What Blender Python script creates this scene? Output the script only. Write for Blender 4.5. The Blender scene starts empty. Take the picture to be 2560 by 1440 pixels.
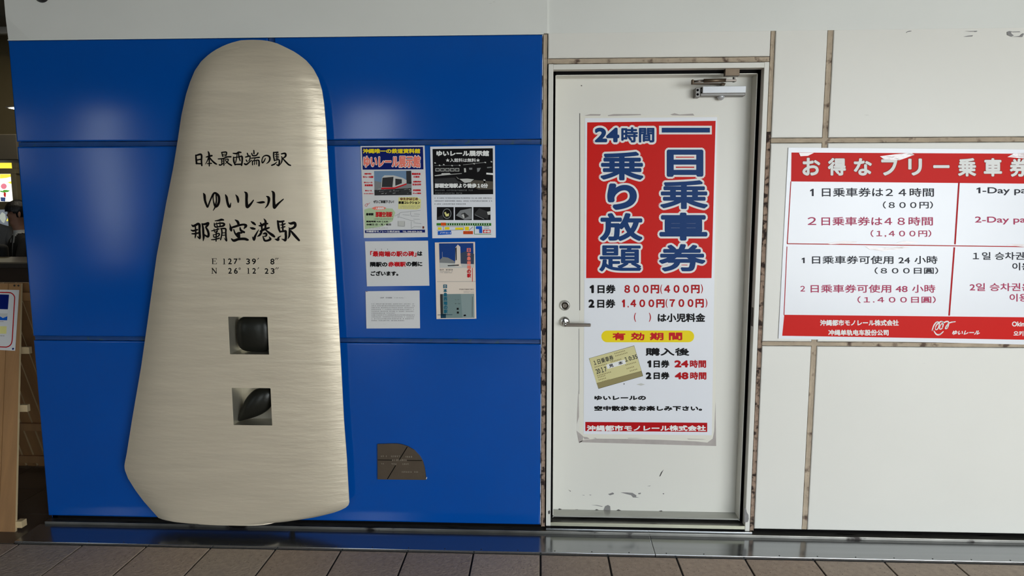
import bpy, bmesh, math, random
from mathutils import Vector, Matrix
random.seed(7)
S = bpy.context.scene
COL = S.collection
PI = math.pi
# ------------------------------------------------------------------ camera
F, YAW, TILT, ROLL = 1682.87, 4.22683e-2, -0.1168989, 7.2459e-4
DIST, HC = 3.03, 1.532
RM = (Matrix.Rotation(YAW, 3, 'Z') @ Matrix.Rotation(TILT, 3, 'X') @ Matrix.Rotation(ROLL, 3, 'Y'))
cd = bpy.data.cameras.new('camera'); cam = bpy.data.objects.new('camera', cd); COL.objects.link(cam)
cd.sensor_width = 36.0; cd.lens = F * 36.0 / 2560.0; cd.clip_start = 0.05
right, fwd, up = RM @ Vector((1, 0, 0)), RM @ Vector((0, 1, 0)), RM @ Vector((0, 0, 1))
cam.matrix_world = Matrix(((right.x, up.x, -fwd.x, 0), (right.y, up.y, -fwd.y, -DIST), (right.z, up.z, -fwd.z, HC), (0, 0, 0, 1)))
S.camera = cam
S.view_settings.view_transform = 'Standard'; S.view_settings.look = 'None'
S.view_settings.gamma = 1.0; S.view_settings.use_curve_mapping = False
S.view_settings.exposure = 0.38
# ------------------------------------------------------------------ light: overcast daylight that comes in through the open front of the station
w = bpy.data.worlds.new('overcast_sky'); S.world = w; w.use_nodes = True
wn = w.node_tree; wn.nodes.clear()
wo = wn.nodes.new('ShaderNodeOutputWorld'); wb = wn.nodes.new('ShaderNodeBackground')
tc = wn.nodes.new('ShaderNodeTexCoord'); sp = wn.nodes.new('ShaderNodeSeparateXYZ'); cr = wn.nodes.new('ShaderNodeValToRGB')
wn.links.new(tc.outputs['Generated'], sp.inputs[0]); wn.links.new(sp.outputs['Z'], cr.inputs[0]); wn.links.new(cr.outputs[0], wb.inputs[0])
cr.color_ramp.elements[0].color = (0.80, 0.88, 0.95, 1); cr.color_ramp.elements[1].color = (0.9, 0.96, 1.0, 1)
wb.inputs[1].default_value = 3.6
wn.links.new(wb.outputs[0], wo.inputs[0])
# one daylight area lamp standing in the open front of the station, right of the viewer
def area(name, loc, target, sx, sy, power, color=(1, 1, 1)):
    l = bpy.data.lights.new(name, 'AREA'); l.shape = 'RECTANGLE'; l.size = sx; l.size_y = sy; l.energy = power; l.color = color
    o = bpy.data.objects.new(name, l); COL.objects.link(o); o.location = loc
    o.rotation_euler = (Vector(target) - Vector(loc)).to_track_quat('-Z', 'Y').to_euler(); return o
area('daylight_opening', (4.4, -6.6, 1.5), (0.8, 0, 0.9), 3.4, 2.6, 150, (0.93, 0.97, 1.0))
# ------------------------------------------------------------------ helpers
def W(px, py, Y=0.0):
    d = RM @ Vector(((px - 1280) / F, 1, (720 - py) / F)); k = (DIST + Y) / d.y
    return d.x * k, HC + d.z * k
def FL(px, py, Z=0.0):
    d = RM @ Vector(((px - 1280) / F, 1, (720 - py) / F)); k = (Z - HC) / d.z
    return d.x * k, -DIST + d.y * k
def lin(c):
    return tuple(((v / 255) / 12.92 if v <= 10.3 else ((v / 255 + 0.055) / 1.055) ** 2.4) for v in c)
MATS = {}
def mat(name, rgb, rough=0.6, metal=0.0, noise=0.0, nscale=(4, 4, 4), bump=0.0, bscale=(30, 30, 30), dark=None, dthr=0.6, dscale=(20, 20, 20), emit=0.0, spec=0.5, bdist=0.01, rvar=0.0, dsoft=0.05):
    if name in MATS: return MATS[name]
    m = bpy.data.materials.new(name); MATS[name] = m; m.use_nodes = True; n = m.node_tree; b = n.nodes['Principled BSDF']
    c = lin(rgb) + (1,)
    b.inputs['Base Color'].default_value = c; b.inputs['Roughness'].default_value = rough; b.inputs['Metallic'].default_value = metal
    b.inputs['Specular IOR Level'].default_value = spec
    tcn = None
    def coord(sc):
        nonlocal tcn
        if tcn is None: tcn = n.nodes.new('ShaderNodeTexCoord')
        mp = n.nodes.new('ShaderNodeMapping'); mp.inputs['Scale'].default_value = sc; n.links.new(tcn.outputs['Object'], mp.inputs[0]); return mp.outputs[0]
    def nz(sc, det=4.0):
        t = n.nodes.new('ShaderNodeTexNoise'); t.inputs['Scale'].default_value = 1.0; t.inputs['Detail'].default_value = det; n.links.new(coord(sc), t.inputs['Vector']); return t.outputs['Fac']
    cur = None
    if noise > 0:
        r = n.nodes.new('ShaderNodeMapRange'); n.links.new(nz(nscale), r.inputs[0]); r.inputs[1].default_value = 0.25; r.inputs[2].default_value = 0.75
        r.inputs[3].default_value = 1 - noise; r.inputs[4].default_value = 1 + noise
        v = n.nodes.new('ShaderNodeMix'); v.data_type = 'RGBA'; v.blend_type = 'MULTIPLY'; v.inputs[0].default_value = 1; v.inputs[6].default_value = c
        n.links.new(r.outputs[0], v.inputs[7]); cur = v.outputs[2]
    if dark is not None:
        r = n.nodes.new('ShaderNodeMapRange'); n.links.new(nz(dscale, 6.0), r.inputs[0]); r.inputs[1].default_value = dthr; r.inputs[2].default_value = dthr + dsoft
        v = n.nodes.new('ShaderNodeMix'); v.data_type = 'RGBA'; n.links.new(r.outputs[0], v.inputs[0]); v.inputs[6].default_value = c
        if cur: n.links.new(cur, v.inputs[6])
        v.inputs[7].default_value = lin(dark) + (1,); cur = v.outputs[2]
    if cur: n.links.new(cur, b.inputs['Base Color'])
    if bump > 0:
        bp = n.nodes.new('ShaderNodeBump'); bp.inputs['Strength'].default_value = bump; bp.inputs['Distance'].default_value = bdist
        n.links.new(nz(bscale), bp.inputs['Height']); n.links.new(bp.outputs[0], b.inputs['Normal'])
    if rvar > 0:
        r = n.nodes.new('ShaderNodeMapRange'); n.links.new(nz(nscale), r.inputs[0]); r.inputs[3].default_value = max(0, rough - rvar); r.inputs[4].default_value = rough + rvar
        n.links.new(r.outputs[0], b.inputs['Roughness'])
    if emit > 0:
        b.inputs['Emission Color'].default_value = c; b.inputs['Emission Strength'].default_value = emit
    return m
def mesh_obj(name, verts, faces, m, parent=None, smooth=False, loc=None):
    me = bpy.data.meshes.new(name); me.from_pydata([tuple(v) for v in verts], [], faces); me.update()
    if smooth:
        for p in me.polygons: p.use_smooth = True
    me.materials.append(m)
    o = bpy.data.objects.new(name, me); COL.objects.link(o)
    if parent is not None: o.parent = parent
    if loc: o.location = loc
    return o
def bm_obj(name, bm, m, parent=None, smooth=False):
    bmesh.ops.recalc_face_normals(bm, faces=bm.faces[:])
    me = bpy.data.meshes.new(name); bm.to_mesh(me); bm.free()
    if smooth:
        for p in me.polygons: p.use_smooth = True
    me.materials.append(m)
    o = bpy.data.objects.new(name, me); COL.objects.link(o)
    if parent is not None: o.parent = parent
    return o
def add_box(bm, x0, x1, y0, y1, z0, z1, bev=0.0, mtx=None):
    r = bmesh.ops.create_cube(bm, size=1.0)
    M = Matrix.Translation(((x0 + x1) / 2, (y0 + y1) / 2, (z0 + z1) / 2)) @ Matrix.Diagonal((abs(x1 - x0), abs(y1 - y0), abs(z1 - z0), 1))
    bmesh.ops.transform(bm, matrix=M, verts=r['verts'])
    vs = r['verts']
    if bev > 0:
        es = list({e for v in vs for e in v.link_edges})
        rr = bmesh.ops.bevel(bm, geom=es, offset=bev, segments=2, affect='EDGES', profile=0.5)
        vs = [v for v in rr['verts']]
    if mtx is not None:
        bmesh.ops.transform(bm, matrix=mtx, verts=list({v for v in vs}))
    return vs
def box(name, x0, x1, y0, y1, z0, z1, m, parent=None, bev=0.0, mtx=None):
    bm = bmesh.new(); add_box(bm, x0, x1, y0, y1, z0, z1, bev, mtx); return bm_obj(name, bm, m, parent)
def add_cyl(bm, p0, p1, r0, r1=None, seg=24):
    p0, p1 = Vector(p0), Vector(p1); r1 = r0 if r1 is None else r1; d = p1 - p0
    q = d.to_track_quat('Z', 'Y').to_matrix().to_4x4()
    bmesh.ops.create_cone(bm, cap_ends=True, segments=seg, radius1=r0, radius2=r1, depth=d.length, matrix=Matrix.Translation((p0 + p1) / 2) @ q)
def add_sphere(bm, c, r, seg=20, rot=None):
    M = Matrix.Translation(c)
    if rot is not None: M = M @ rot
    M = M @ Matrix.Diagonal((r[0], r[1], r[2], 1))
    return bmesh.ops.create_uvsphere(bm, u_segments=seg, v_segments=seg // 2 + 2, radius=1.0, matrix=M)['verts']
def lathe(bm, prof, c, axis='-Y', seg=32):
    # prof: (radius, height along axis)
    rings = []
    for r, h in prof:
        ring = []
        for i in range(seg):
            a = 2 * PI * i / seg
            if axis == '-Y': p = (c[0] + r * math.cos(a), c[1] - h, c[2] + r * math.sin(a))
            else: p = (c[0] + r * math.cos(a), c[1] + r * math.sin(a), c[2] + h)
            ring.append(bm.verts.new(p))
        rings.append(ring)
    for a, b in zip(rings, rings[1:]):
        for i in range(seg): bm.faces.new((a[i], a[(i + 1) % seg], b[(i + 1) % seg], b[i]))
    bm.faces.new(rings[0][::-1]); bm.faces.new(rings[-1])
def tag(o, label=None, cat=None, group=None, kind=None):
    if label: o['label'] = label
    if cat: o['category'] = cat
    if group: o['group'] = group
    if kind: o['kind'] = kind
    return o
def empty(name, loc=(0, 0, 0)):
    o = bpy.data.objects.new(name, None); COL.objects.link(o); o.location = loc; o.empty_display_size = 0.1; return o
# ---- flat print: text, rectangles and brush strokes laid on a surface
FC = bpy.data.curves.new('type', 'FONT'); FO = bpy.data.objects.new('type', FC); COL.objects.link(FO)
GL = {}
def glyphs(s):
    if s in GL: return GL[s]
    FC.body = s; dg = bpy.context.evaluated_depsgraph_get(); me = bpy.data.meshes.new_from_object(FO.evaluated_get(dg))
    vs = [(v.co.x, v.co.y) for v in me.vertices]; fs = [tuple(p.vertices) for p in me.polygons]
    bpy.data.meshes.remove(me); GL[s] = (vs, fs); return GL[s]
LAY = 0.0004
class Ink:
    n = 0
    # prints onto the surface y = base(x, z); coordinates are photo pixels through (ox, oy, scale)
    def __init__(self, parent, Y=0.0, yf=None, lift=0.0006):
        self.p, self.Y, self.yf, self.lift, self.acc, self.o = parent, Y, yf, lift, {}, (0, 0, 1.0)
    def view(self, ox, oy, s): self.o = (ox, oy, s); return self
    def pt(self, x, y, layer):
        px, py = self.o[0] + x / self.o[2], self.o[1] + y / self.o[2]
        Y = self.Y
        if self.yf:
            for _ in range(4): X, Z = W(px, py, Y); Y = self.yf(X, Z)
        X, Z = W(px, py, Y - self.lift - LAY * layer)
        return (X, Y - self.lift - LAY * layer, Z)
    def buf(self, m, name):
        V, Fc, M_, F2 = self.acc.setdefault(name, ([], [], [], []))
        if m.name not in M_: M_.append(m.name)
        self.mi = M_.index(m.name); self.fx = F2
        class FL_(list):
            pass
        ink = self
        class Pr:
            def append(_, f): Fc.append(f); F2.append(ink.mi)
            def __iadd__(_, fs):
                for f in fs: Fc.append(f); F2.append(ink.mi)
                return _
        return V, Pr()
    def poly(self, pts, m, layer=0, name='print'):
        V, Fc = self.buf(m, name); b = len(V); V += [self.pt(x, y, layer) for x, y in pts]; Fc.append(tuple(range(b, b + len(pts))))
    def rect(self, x0, y0, x1, y1, m, layer=0, name='print'): self.poly([(x0, y0), (x1, y0), (x1, y1), (x0, y1)], m, layer, name)
    def line(self, pts, w_, m, layer=1, name='print'): self.brush([(x, y, w_) for x, y in pts], m, layer, name, smooth=False)
    def text(self, s, x0, y0, x1, y1, m, bold=0.0, layer=1, quad=None, name='lettering', shear=0.0):
        if s == '1': vs, fs = [(.22, 0), (.36, 0), (.36, .7), (.27, .7), (.06, .56), (.06, .46), (.22, .54)], [(0, 1, 2, 3, 6), (3, 4, 5, 6)]
        else: vs, fs = glyphs(s.replace('1', '１'))
        if not vs: return
        if name == 'lettering' and (y1 - y0) / self.o[2] > 13:
            Ink.n += 1; name = 'letter#%d' % Ink.n if len(s) == 1 else 'lettering#%d' % Ink.n
        ax, bx = min(v[0] for v in vs), max(v[0] for v in vs); ay, by = min(v[1] for v in vs), max(v[1] for v in vs)
        V, Fc = self.buf(m, name)
        n = 0 if bold <= 0 else (8 if bold * 1.0 < 7 else 14)
        offs = [(0, 0)] + [(bold * math.cos(2 * PI * i / n), bold * math.sin(2 * PI * i / n)) for i in range(n)]
        for k, (dx, dy) in enumerate(offs):
            b = len(V)
            for vx, vy in vs:
                u = (vx - ax) / max(bx - ax, 1e-6); v = 1 - (vy - ay) / max(by - ay, 1e-6)
                if quad:
                    (a, c), (d, e), (f, g), (h, i) = quad
                    x = (1 - v) * ((1 - u) * a + u * d) + v * ((1 - u) * h + u * f); y = (1 - v) * ((1 - u) * c + u * e) + v * ((1 - u) * i + u * g)
                else:
                    x = x0 + bold + u * (x1 - x0 - 2 * bold) + shear * (1 - v) * (y1 - y0); y = y0 + bold + v * (y1 - y0 - 2 * bold)
                V.append(self.pt(x + dx, y + dy, layer + 0.02 * k))
            Fc += [tuple(b + i for i in f) for f in fs]
    def brush(self, pts, m, layer=1, name='lettering', smooth=True):
        if smooth and len(pts) > 2:
            P = [pts[0]] + list(pts) + [pts[-1]]; out = []
            for i in range(1, len(P) - 2):
                for t in (0, .25, .5, .75):
                    out.append(tuple(0.5 * (2 * P[i][k] + (P[i + 1][k] - P[i - 1][k]) * t + (2 * P[i - 1][k] - 5 * P[i][k] + 4 * P[i + 1][k] - P[i + 2][k]) * t * t + (3 * P[i][k] - P[i - 1][k] - 3 * P[i + 1][k] + P[i + 2][k]) * t ** 3) for k in range(3)))
            out.append(pts[-1]); pts = out
        V, Fc = self.buf(m, name)
        for j, (x, y, w_) in enumerate(pts):
            r = max(w_, 1) / 2
            if smooth:
                b = len(V); V += [self.pt(x + r * math.cos(2 * PI * k / 10), y + r * math.sin(2 * PI * k / 10), layer + 0.03 * (j % 7)) for k in range(10)]; Fc.append(tuple(range(b, b + 10)))
            if j + 1 < len(pts):
                x2, y2, w2 = pts[j + 1]; r2 = max(w2, 1) / 2; dx, dy = x2 - x, y2 - y; L = math.hypot(dx, dy) or 1; nx, ny = -dy / L, dx / L
                b = len(V); V += [self.pt(*q, layer + 0.015 * (j % 5)) for q in ((x + nx * r, y + ny * r), (x2 + nx * r2, y2 + ny * r2), (x2 - nx * r2, y2 - ny * r2), (x - nx * r, y - ny * r))]; Fc.append((b, b + 1, b + 2, b + 3))
    def scribble(self, x0, y, x1, h, m, layer=1, name='small_print', gap=0.25, seed=0):
        # print too small to read in the photograph: little marks the size of its characters
        rd = random.Random(seed + int(x0 * 7 + y * 13)); x = x0
        while x < x1 - h * 0.5:
            cw = h * rd.uniform(0.55, 0.95)
            if rd.random() > 0.08:
                for q in range(3):
                    if rd.random() < 0.8:
                        yy = y + h * (q + 0.15) / 3.0; self.rect(x + cw * rd.uniform(0, .2), yy, x + cw * rd.uniform(.7, 1), yy + h * 0.17, m, layer, name)
                xx = x + cw * rd.uniform(.1, .7); self.rect(xx, y, xx + h * 0.16, y + h, m, layer + .1, name)
            x += cw + h * gap
    def finish(self):
        for name, (V, Fc, M_, F2) in self.acc.items():
            if not Fc: continue
            o = mesh_obj(name.split('#')[0], V, Fc, MATS[M_[0]], None)
            for k in M_[1:]: o.data.materials.append(MATS[k])
            o.data.polygons.foreach_set('material_index', F2)
            if self.p is not None:
                o.parent = self.p
                if self.p.type == 'EMPTY' and self.p.location.length > 0: o.matrix_parent_inverse = Matrix.Translation(-self.p.location)
            if '#' not in name and not name.startswith(('red_field', 'yellow_field')): o['kind'] = 'stuff'
        self.acc = {}
def sheet(name, quad, Y, th, m, parent=None):
    # a thin sheet whose corners (TL, TR, BR, BL, photo pixels) lie on the plane y = Y; th thick towards the wall
    P = [W(x, y, Y) for x, y in quad]; n = len(P)
    V = [(a, Y, b) for a, b in P] + [(a, Y + th, b) for a, b in P]
    return mesh_obj(name, V, [tuple(range(n))[::-1], tuple(range(n, 2 * n))] + [(i, (i + 1) % n, n + (i + 1) % n, n + i) for i in range(n)], m, parent)
def zq(ox, oy, s, pts): return [(ox + x / s, oy + y / s) for x, y in pts]
# ------------------------------------------------------------------ materials
BLUE = mat('blue_panel_paint', (0, 76, 162), 0.15, noise=0.04, nscale=(3, 3, 3), bump=0.03, bscale=(90, 90, 90), bdist=0.002, spec=0.5)
BLUESEAL = mat('blue_sealant', (18, 62, 120), 0.5, noise=0.12, nscale=(20, 20, 20), dark=(40, 75, 95), dthr=0.62, dscale=(30, 30, 30))
WHITE = mat('cream_panel_paint', (222, 220, 211), 0.42, noise=0.02, nscale=(2, 2, 2), bump=0.02, bscale=(40, 40, 40), dark=(150, 148, 140), dthr=0.735, dscale=(9, 9, 34), bdist=0.002)
FASC = mat('fascia_paint', (219, 220, 213), 0.5, noise=0.03, nscale=(2, 2, 3), bump=0.05, bscale=(6, 6, 30), dark=(140, 142, 138), dthr=0.74, dscale=(8, 8, 40), bdist=0.003)
DOORP = mat('door_paint', (220, 218, 208), 0.38, noise=0.015, nscale=(2, 2, 2), bump=0.015, bscale=(60, 60, 20), bdist=0.002)
SEAL = mat('aged_sealant', (176, 160, 138), 0.85, noise=0.18, nscale=(12, 12, 12), dark=(92, 74, 62), dthr=0.57, dscale=(22, 22, 22), bump=0.4, bscale=(60, 60, 60), dsoft=0.12)
SEALD = mat('rotten_sealant', (150, 128, 110), 0.9, noise=0.3, nscale=(18, 18, 30), dark=(48, 34, 28), dthr=0.50, dscale=(30, 30, 34), bump=0.8, bscale=(60, 60, 60), dsoft=0.10)
BLACK = mat('black_gap', (8, 7, 7), 0.9, spec=0.1)
GASK = mat('black_rubber', (7, 6, 6), 0.8, spec=0.15)
ALU = mat('brushed_aluminium', (222, 209, 184), 0.38, metal=0.35, noise=0.05, nscale=(3, 3, 24), bump=0.42, bscale=(6, 6, 34), bdist=0.006, rvar=0.05)
ALUC = mat('cavity_metal', (196, 190, 172), 0.32, metal=0.7, noise=0.1, nscale=(10, 10, 10))
PEB = mat('dark_reflection', (38, 38, 32), 0.3, metal=0.35, noise=0.15, nscale=(9, 9, 9), bump=0.05, bscale=(60, 60, 60))
STEEL = mat('stainless_sill', (160, 162, 164), 0.16, metal=0.9, noise=0.06, nscale=(1, 40, 4), bump=0.05, bscale=(1.2, 60, 1), bdist=0.002, rvar=0.05)
STEELD = mat('dirty_steel', (120, 118, 112), 0.3, metal=0.8, noise=0.25, nscale=(9, 40, 9), dark=(40, 36, 34), dthr=0.6, dscale=(6, 60, 6))
TILE = mat('speckled_tile', (176, 156, 138), 0.62, noise=0.16, nscale=(40, 40, 40), bump=0.8, bscale=(85, 85, 85), dark=(74, 62, 54), dthr=0.648, dscale=(110, 110, 110), bdist=0.004)
TILEI = mat('smooth_tile', (84, 74, 66), 0.28, noise=0.10, nscale=(6, 6, 6))
GROUT = mat('dark_grout', (26, 22, 20), 0.9)
FRONTW = mat('dark_front_wall', (64, 64, 62), 0.8, noise=0.04)
CEIL = mat('ceiling_paint', (120, 122, 120), 0.8, noise=0.04)
CHROME = mat('satin_chrome', (190, 188, 184), 0.16, metal=1.0)
CHROMED = mat('dark_satin_nickel', (120, 112, 104), 0.3, metal=0.9)
SILV = mat('silver_enamel', (188, 190, 192), 0.4, metal=0.35)
SILVD = mat('grey_cast_metal', (132, 130, 126), 0.45, metal=0.45)
BRASS = mat('aged_bronze_arm', (104, 90, 74), 0.4, metal=0.7, noise=0.1, nscale=(40, 40, 40))
PAPER = mat('laminated_paper', (226, 228, 232), 0.25, noise=0.01, bump=0.04, bscale=(9, 9, 9), spec=0.5)
PCREAM = mat('cream_paper', (226, 212, 196), 0.3, bump=0.04, bscale=(9, 9, 9))
PGREY = mat('matt_card', (214, 214, 212), 0.45)
RED = mat('red_ink', (206, 22, 14), 0.4, spec=0.25); REDT = mat('red_lettering', (196, 26, 34), 0.35); NAVY = mat('navy_ink', (12, 56, 112), 0.4, spec=0.25)
WINK = mat('white_ink', (232, 232, 228), 0.4, spec=0.3); KINK = mat('black_ink', (12, 10, 12), 0.45, spec=0.25); BRUSHK = mat('enamel_black_lettering', (10, 7, 6), 0.6, spec=0.12)
MAG = mat('crimson_lettering', (178, 62, 96), 0.35); YEL = mat('yellow_ink', (238, 214, 30), 0.35); ORG = mat('orange_ink', (222, 84, 24), 0.4)
DRED = mat('dark_red_ink', (176, 10, 18), 0.4, spec=0.25); BRN = mat('brown_ink', (110, 50, 34), 0.4)
DBLU = mat('dark_blue_ink', (8, 26, 100), 0.3, spec=0.3); PINK = mat('salmon_ink', (240, 128, 110), 0.35); SKY = mat('photo_sky_blue', (112, 140, 168), 0.3)
GRY = mat('photo_grey', (128, 130, 130), 0.35); DGR = mat('photo_dark_grey', (52, 52, 52), 0.35); LGR = mat('photo_light_grey', (196, 196, 190), 0.35)
PGRN = mat('pale_green_ink', (180, 200, 160), 0.35); PYEL = mat('pale_yellow_ink', (222, 216, 140), 0.35); GRN = mat('green_ink', (60, 130, 50), 0.35)
DSKY = mat('photo_deep_blue', (24, 62, 128), 0.3); TEAL = mat('photo_teal_grey', (118, 138, 136), 0.35); TEALT = mat('teal_lettering', (28, 98, 120), 0.35)
BBLU = mat('bright_blue_ink', (20, 90, 190), 0.35); TICK = mat('ticket_yellow', (206, 198, 140), 0.4); TICKD = mat('ticket_olive', (140, 128, 78), 0.4)
BRONZE = mat('weathered_bronze', (88, 76, 62), 0.42, metal=0.3, noise=0.1, nscale=(12, 12, 12), bump=0.05, bscale=(80, 80, 80))
CHIP = mat('bare_grey_metal', (128, 126, 124), 0.5, noise=0.1, nscale=(40, 40, 40)); CHIPD = mat('dark_scrape', (62, 58, 56), 0.6)
ADH = mat('old_adhesive', (172, 164, 158), 0.7, noise=0.08, nscale=(30, 30, 30)); OLDP = mat('old_cream_sheet', (222, 219, 206), 0.34)
PINE = mat('pine_board', (158, 118, 76), 0.55, noise=0.16, nscale=(26, 4, 3), dark=(96, 62, 36), dthr=0.71, dscale=(26, 8, 4), bump=0.1, bscale=(40, 8, 3))
PINEE = mat('pale_pine_and_lit_edge', (206, 182, 140), 0.6, noise=0.08)
DWALL = mat('dim_wall_paint', (120, 108, 78), 0.8, noise=0.05); DTRIM = mat('window_frame_paint', (138, 128, 100), 0.6)
COUNT = mat('counter_laminate', (64, 58, 52), 0.35, noise=0.1); COUNTF = mat('counter_front_board', (58, 42, 30), 0.6, noise=0.15, nscale=(3, 3, 20))
SKIN = mat('skin', (170, 126, 104), 0.55); HAIR = mat('black_hair', (14, 12, 12), 0.45, bump=0.6, bscale=(60, 60, 18)); SUIT = mat('black_suit_cloth', (22, 22, 24), 0.8)
SHIRT = mat('white_shirt_cloth', (214, 214, 210), 0.8); GSHIRT = mat('grey_shirt_cloth', (122, 124, 126), 0.85); TIE = mat('black_tie_silk', (14, 14, 18), 0.5)
GLASSY = mat('lit_window_film', (250, 250, 236), 0.4, emit=1.0); GLASSYY = mat('lit_yellow_film', (240, 220, 70), 0.4, emit=0.9)
LPINK = mat('lit_pink_film', (232, 130, 150), 0.4, emit=0.7); LGREEN = mat('lit_green_film', (90, 170, 70), 0.4, emit=0.6); LRED = mat('lit_red_film', (190, 40, 40), 0.4, emit=0.6)
LBLUE = mat('lit_blue_film', (60, 80, 130), 0.4, emit=0.6); LGREY = mat('dim_grey_film', (150, 158, 168), 0.4, emit=0.35); LAMP = mat('lit_tube', (255, 246, 225), 0.4, emit=4.0)
REDL = mat('red_indicator_lamp', (255, 70, 70), 0.4, emit=1.5)
CONC = mat('outdoor_paving', (170, 168, 160), 0.8, noise=0.05)
# ------------------------------------------------------------------ setting
XL, XB, XR = -2.390, 0.006, 5.2
ZB, B0, B1, A0, A1, ZT = 0.051, 0.917, 0.939, 1.815, 1.839, 2.284
CX0, CX1, DX0, DX1, EX0, EX1 = 0.006, 0.0285, 0.981, 1.0015, 1.219, 1.245
FT = 0.030                                                         # sealed joint depth
wall = bpy.data.objects.new('wall_back', None); COL.objects.link(wall); tag(wall, kind='structure')
tag(wall, 'station wall of blue and cream metal panels under a grey fascia')
bm = bmesh.new()                                                   # core of the wall, with the doorway left open
add_box(bm, XL + 0.004, CX1 + 0.006, FT - 0.008, 0.25, 0.0, 3.48); add_box(bm, DX0 - 0.004, XR, FT - 0.008, 0.25, 0.0, 3.48); add_box(bm, CX1 - 0.01, DX0 + 0.006, FT - 0.008, 0.25, 2.158, 3.48)
add_box(bm, CX1 - 0.01, DX0 + 0.01, 0.16, 0.25, 0.0, 2.2)
bm_obj('core', bm, BLACK, wall)
def bowed(name, x0, x1, z0, z1, m, bow, yb=0.021, yoff=0.0):
    # a metal cassette panel: rounded returns, slight bow of the sheet between its folded edges
    nx, nz = 24, 16; e = 0.0032; V = []; Fc = []
    ex, ez = e / (x1 - x0), e / (z1 - z0); us = [0, ex, 2 * ex] + [i / nx for i in range(1, nx)] + [1 - 2 * ex, 1 - ex, 1]; vs_ = [0, ez, 2 * ez] + [i / nz for i in range(1, nz)] + [1 - 2 * ez, 1 - ez, 1]
    for j, v in enumerate(vs_):
        for i, u in enumerate(us):
            d = bow * (1 - (2 * u - 1) ** 2) * (1 - (2 * v - 1) ** 2)
            if i in (0, len(us) - 1) or j in (0, len(vs_) - 1): d = -0.0025
            V.append((x0 + u * (x1 - x0), yoff - d, z0 + v * (z1 - z0)))
    n = len(us)
    for j in range(len(vs_) - 1):
        for i in range(n - 1): a = j * n + i; Fc.append((a, a + 1, a + n + 1, a + n))
    per = [i for i in range(n)] + [j * n + n - 1 for j in range(1, len(vs_))] + [(len(vs_) - 1) * n + i for i in range(n - 2, -1, -1)] + [j * n for j in range(len(vs_) - 2, 0, -1)]
    b = len(V); V += [(V[i][0], yb, V[i][2]) for i in per]; k = len(per)
    for i in range(k): Fc.append((per[(i + 1) % k], per[i], b + i, b + (i + 1) % k))
    return mesh_obj(name, V, Fc, m, wall, smooth=False)
XM0, XM1 = W(669, 100)[0], W(686, 100)[0]
for (z0, z1) in ((ZB, B0), (B1, A0), (A1, ZT - 0.001)):
    for (x0, x1) in ((XL, XM0), (XM1, XB - 0.002)):
        o = bowed('panel', x0, x1, z0, z1, BLUE, 0.0035); o['label'] = 'glossy blue metal wall panel'
        for p in o.data.polygons: p.use_smooth = abs(p.normal.y) > 0.9
for (z0, z1) in ((ZB, B0), (B1, A0), (A1, ZT + 0.012)):
    for (x0, x1) in ((DX1, EX0), (EX1, 2.62), (2.644, XR)):
        o = bowed('panel', x0, x1, z0, z1, WHITE, 0.001); o['label'] = 'cream painted metal wall panel'
o = bowed('panel', CX1 + 0.001, DX0 - 0.001, 2.183, ZT + 0.006, WHITE, 0.0005); o['label'] = 'cream painted panel above the door'
def strip(x0, x1, z0, z1, m, y=0.006):
    # a bead of sealant with a slightly wavy, concave face
    hz = (x1 - x0) > (z1 - z0); L = (x1 - x0) if hz else (z1 - z0); n = max(4, int(L / 0.03)); V = []; Fc = []
    rd = random.Random(int(x0 * 1000 + z0 * 77))
    for i in range(n + 1):
        t = i / n; j1, j2 = rd.uniform(0, .0013), rd.uniform(0, .0013)
        for k, (u, dy) in enumerate(((0, 0.014), (0, 0.002), (.5, 0.0035), (1, 0.002), (1, 0.014))):
            yy = y + dy + rd.uniform(-.0006, .0006)
            if hz: a, b = x0 + t * L, (z0 + j1 if u == 0 else z1 - j2 if u == 1 else (z0 + z1) / 2)
            else: b, a = z0 + t * L, (x0 + j1 if u == 0 else x1 - j2 if u == 1 else (x0 + x1) / 2)
            V.append((a, yy, b))
        if i:
            for k in range(4): a = (i - 1) * 5 + k; Fc.append((a, a + 1, a + 6, a + 5))
    o = mesh_obj('sealant_bead', V, Fc, m, wall); return o
g = 0.0018
for a, b in ((B0, B1), (A0, A1)): strip(XL + 0.002, XB - 0.004, a + g * .7, b - g * .7, BLUESEAL)
strip(XM0 + g, XM1 - g, A1, ZT, BLUESEAL)
strip(CX0 + 0.003, CX1 - g, 0.04, A0, SEALD, 0.002); strip(CX0 + 0.003, CX1 - g, A0, ZT, SEAL, 0.002)
strip(DX0 + g, DX1 - g, 0.04, A0 + 0.05, SEALD, 0.002); strip(DX0 + g, DX1 - g, A0 + 0.05, 2.296, SEAL, 0.002)
strip(CX1, DX0, 2.160, 2.183 - g, SEAL, 0.002)
strip(EX0 + g, EX1 - g, A1 - 0.01, 2.300, SEAL, 0.001); strip(EX0 + g, EX1 - g, ZB, A0 + 0.01, SEAL, 0.001)
strip(2.622, 2.642, ZB, 2.29, SEAL, 0.002)
for a, b in ((B0, B1), (A0, A1)): strip(DX1, XR, a + g, b - g, SEAL, 0.001)
# white paint line along the blue field's right edge
box('paint_edge', XB - 0.002, XB + 0.0012, -0.001, 0.020, ZB, ZT, mat('chipped_white_edge', (205, 212, 222), 0.5, noise=0.2, nscale=(10, 10, 30), dark=(70, 70, 80), dthr=0.5, dscale=(40, 40, 12)), wall)
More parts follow.
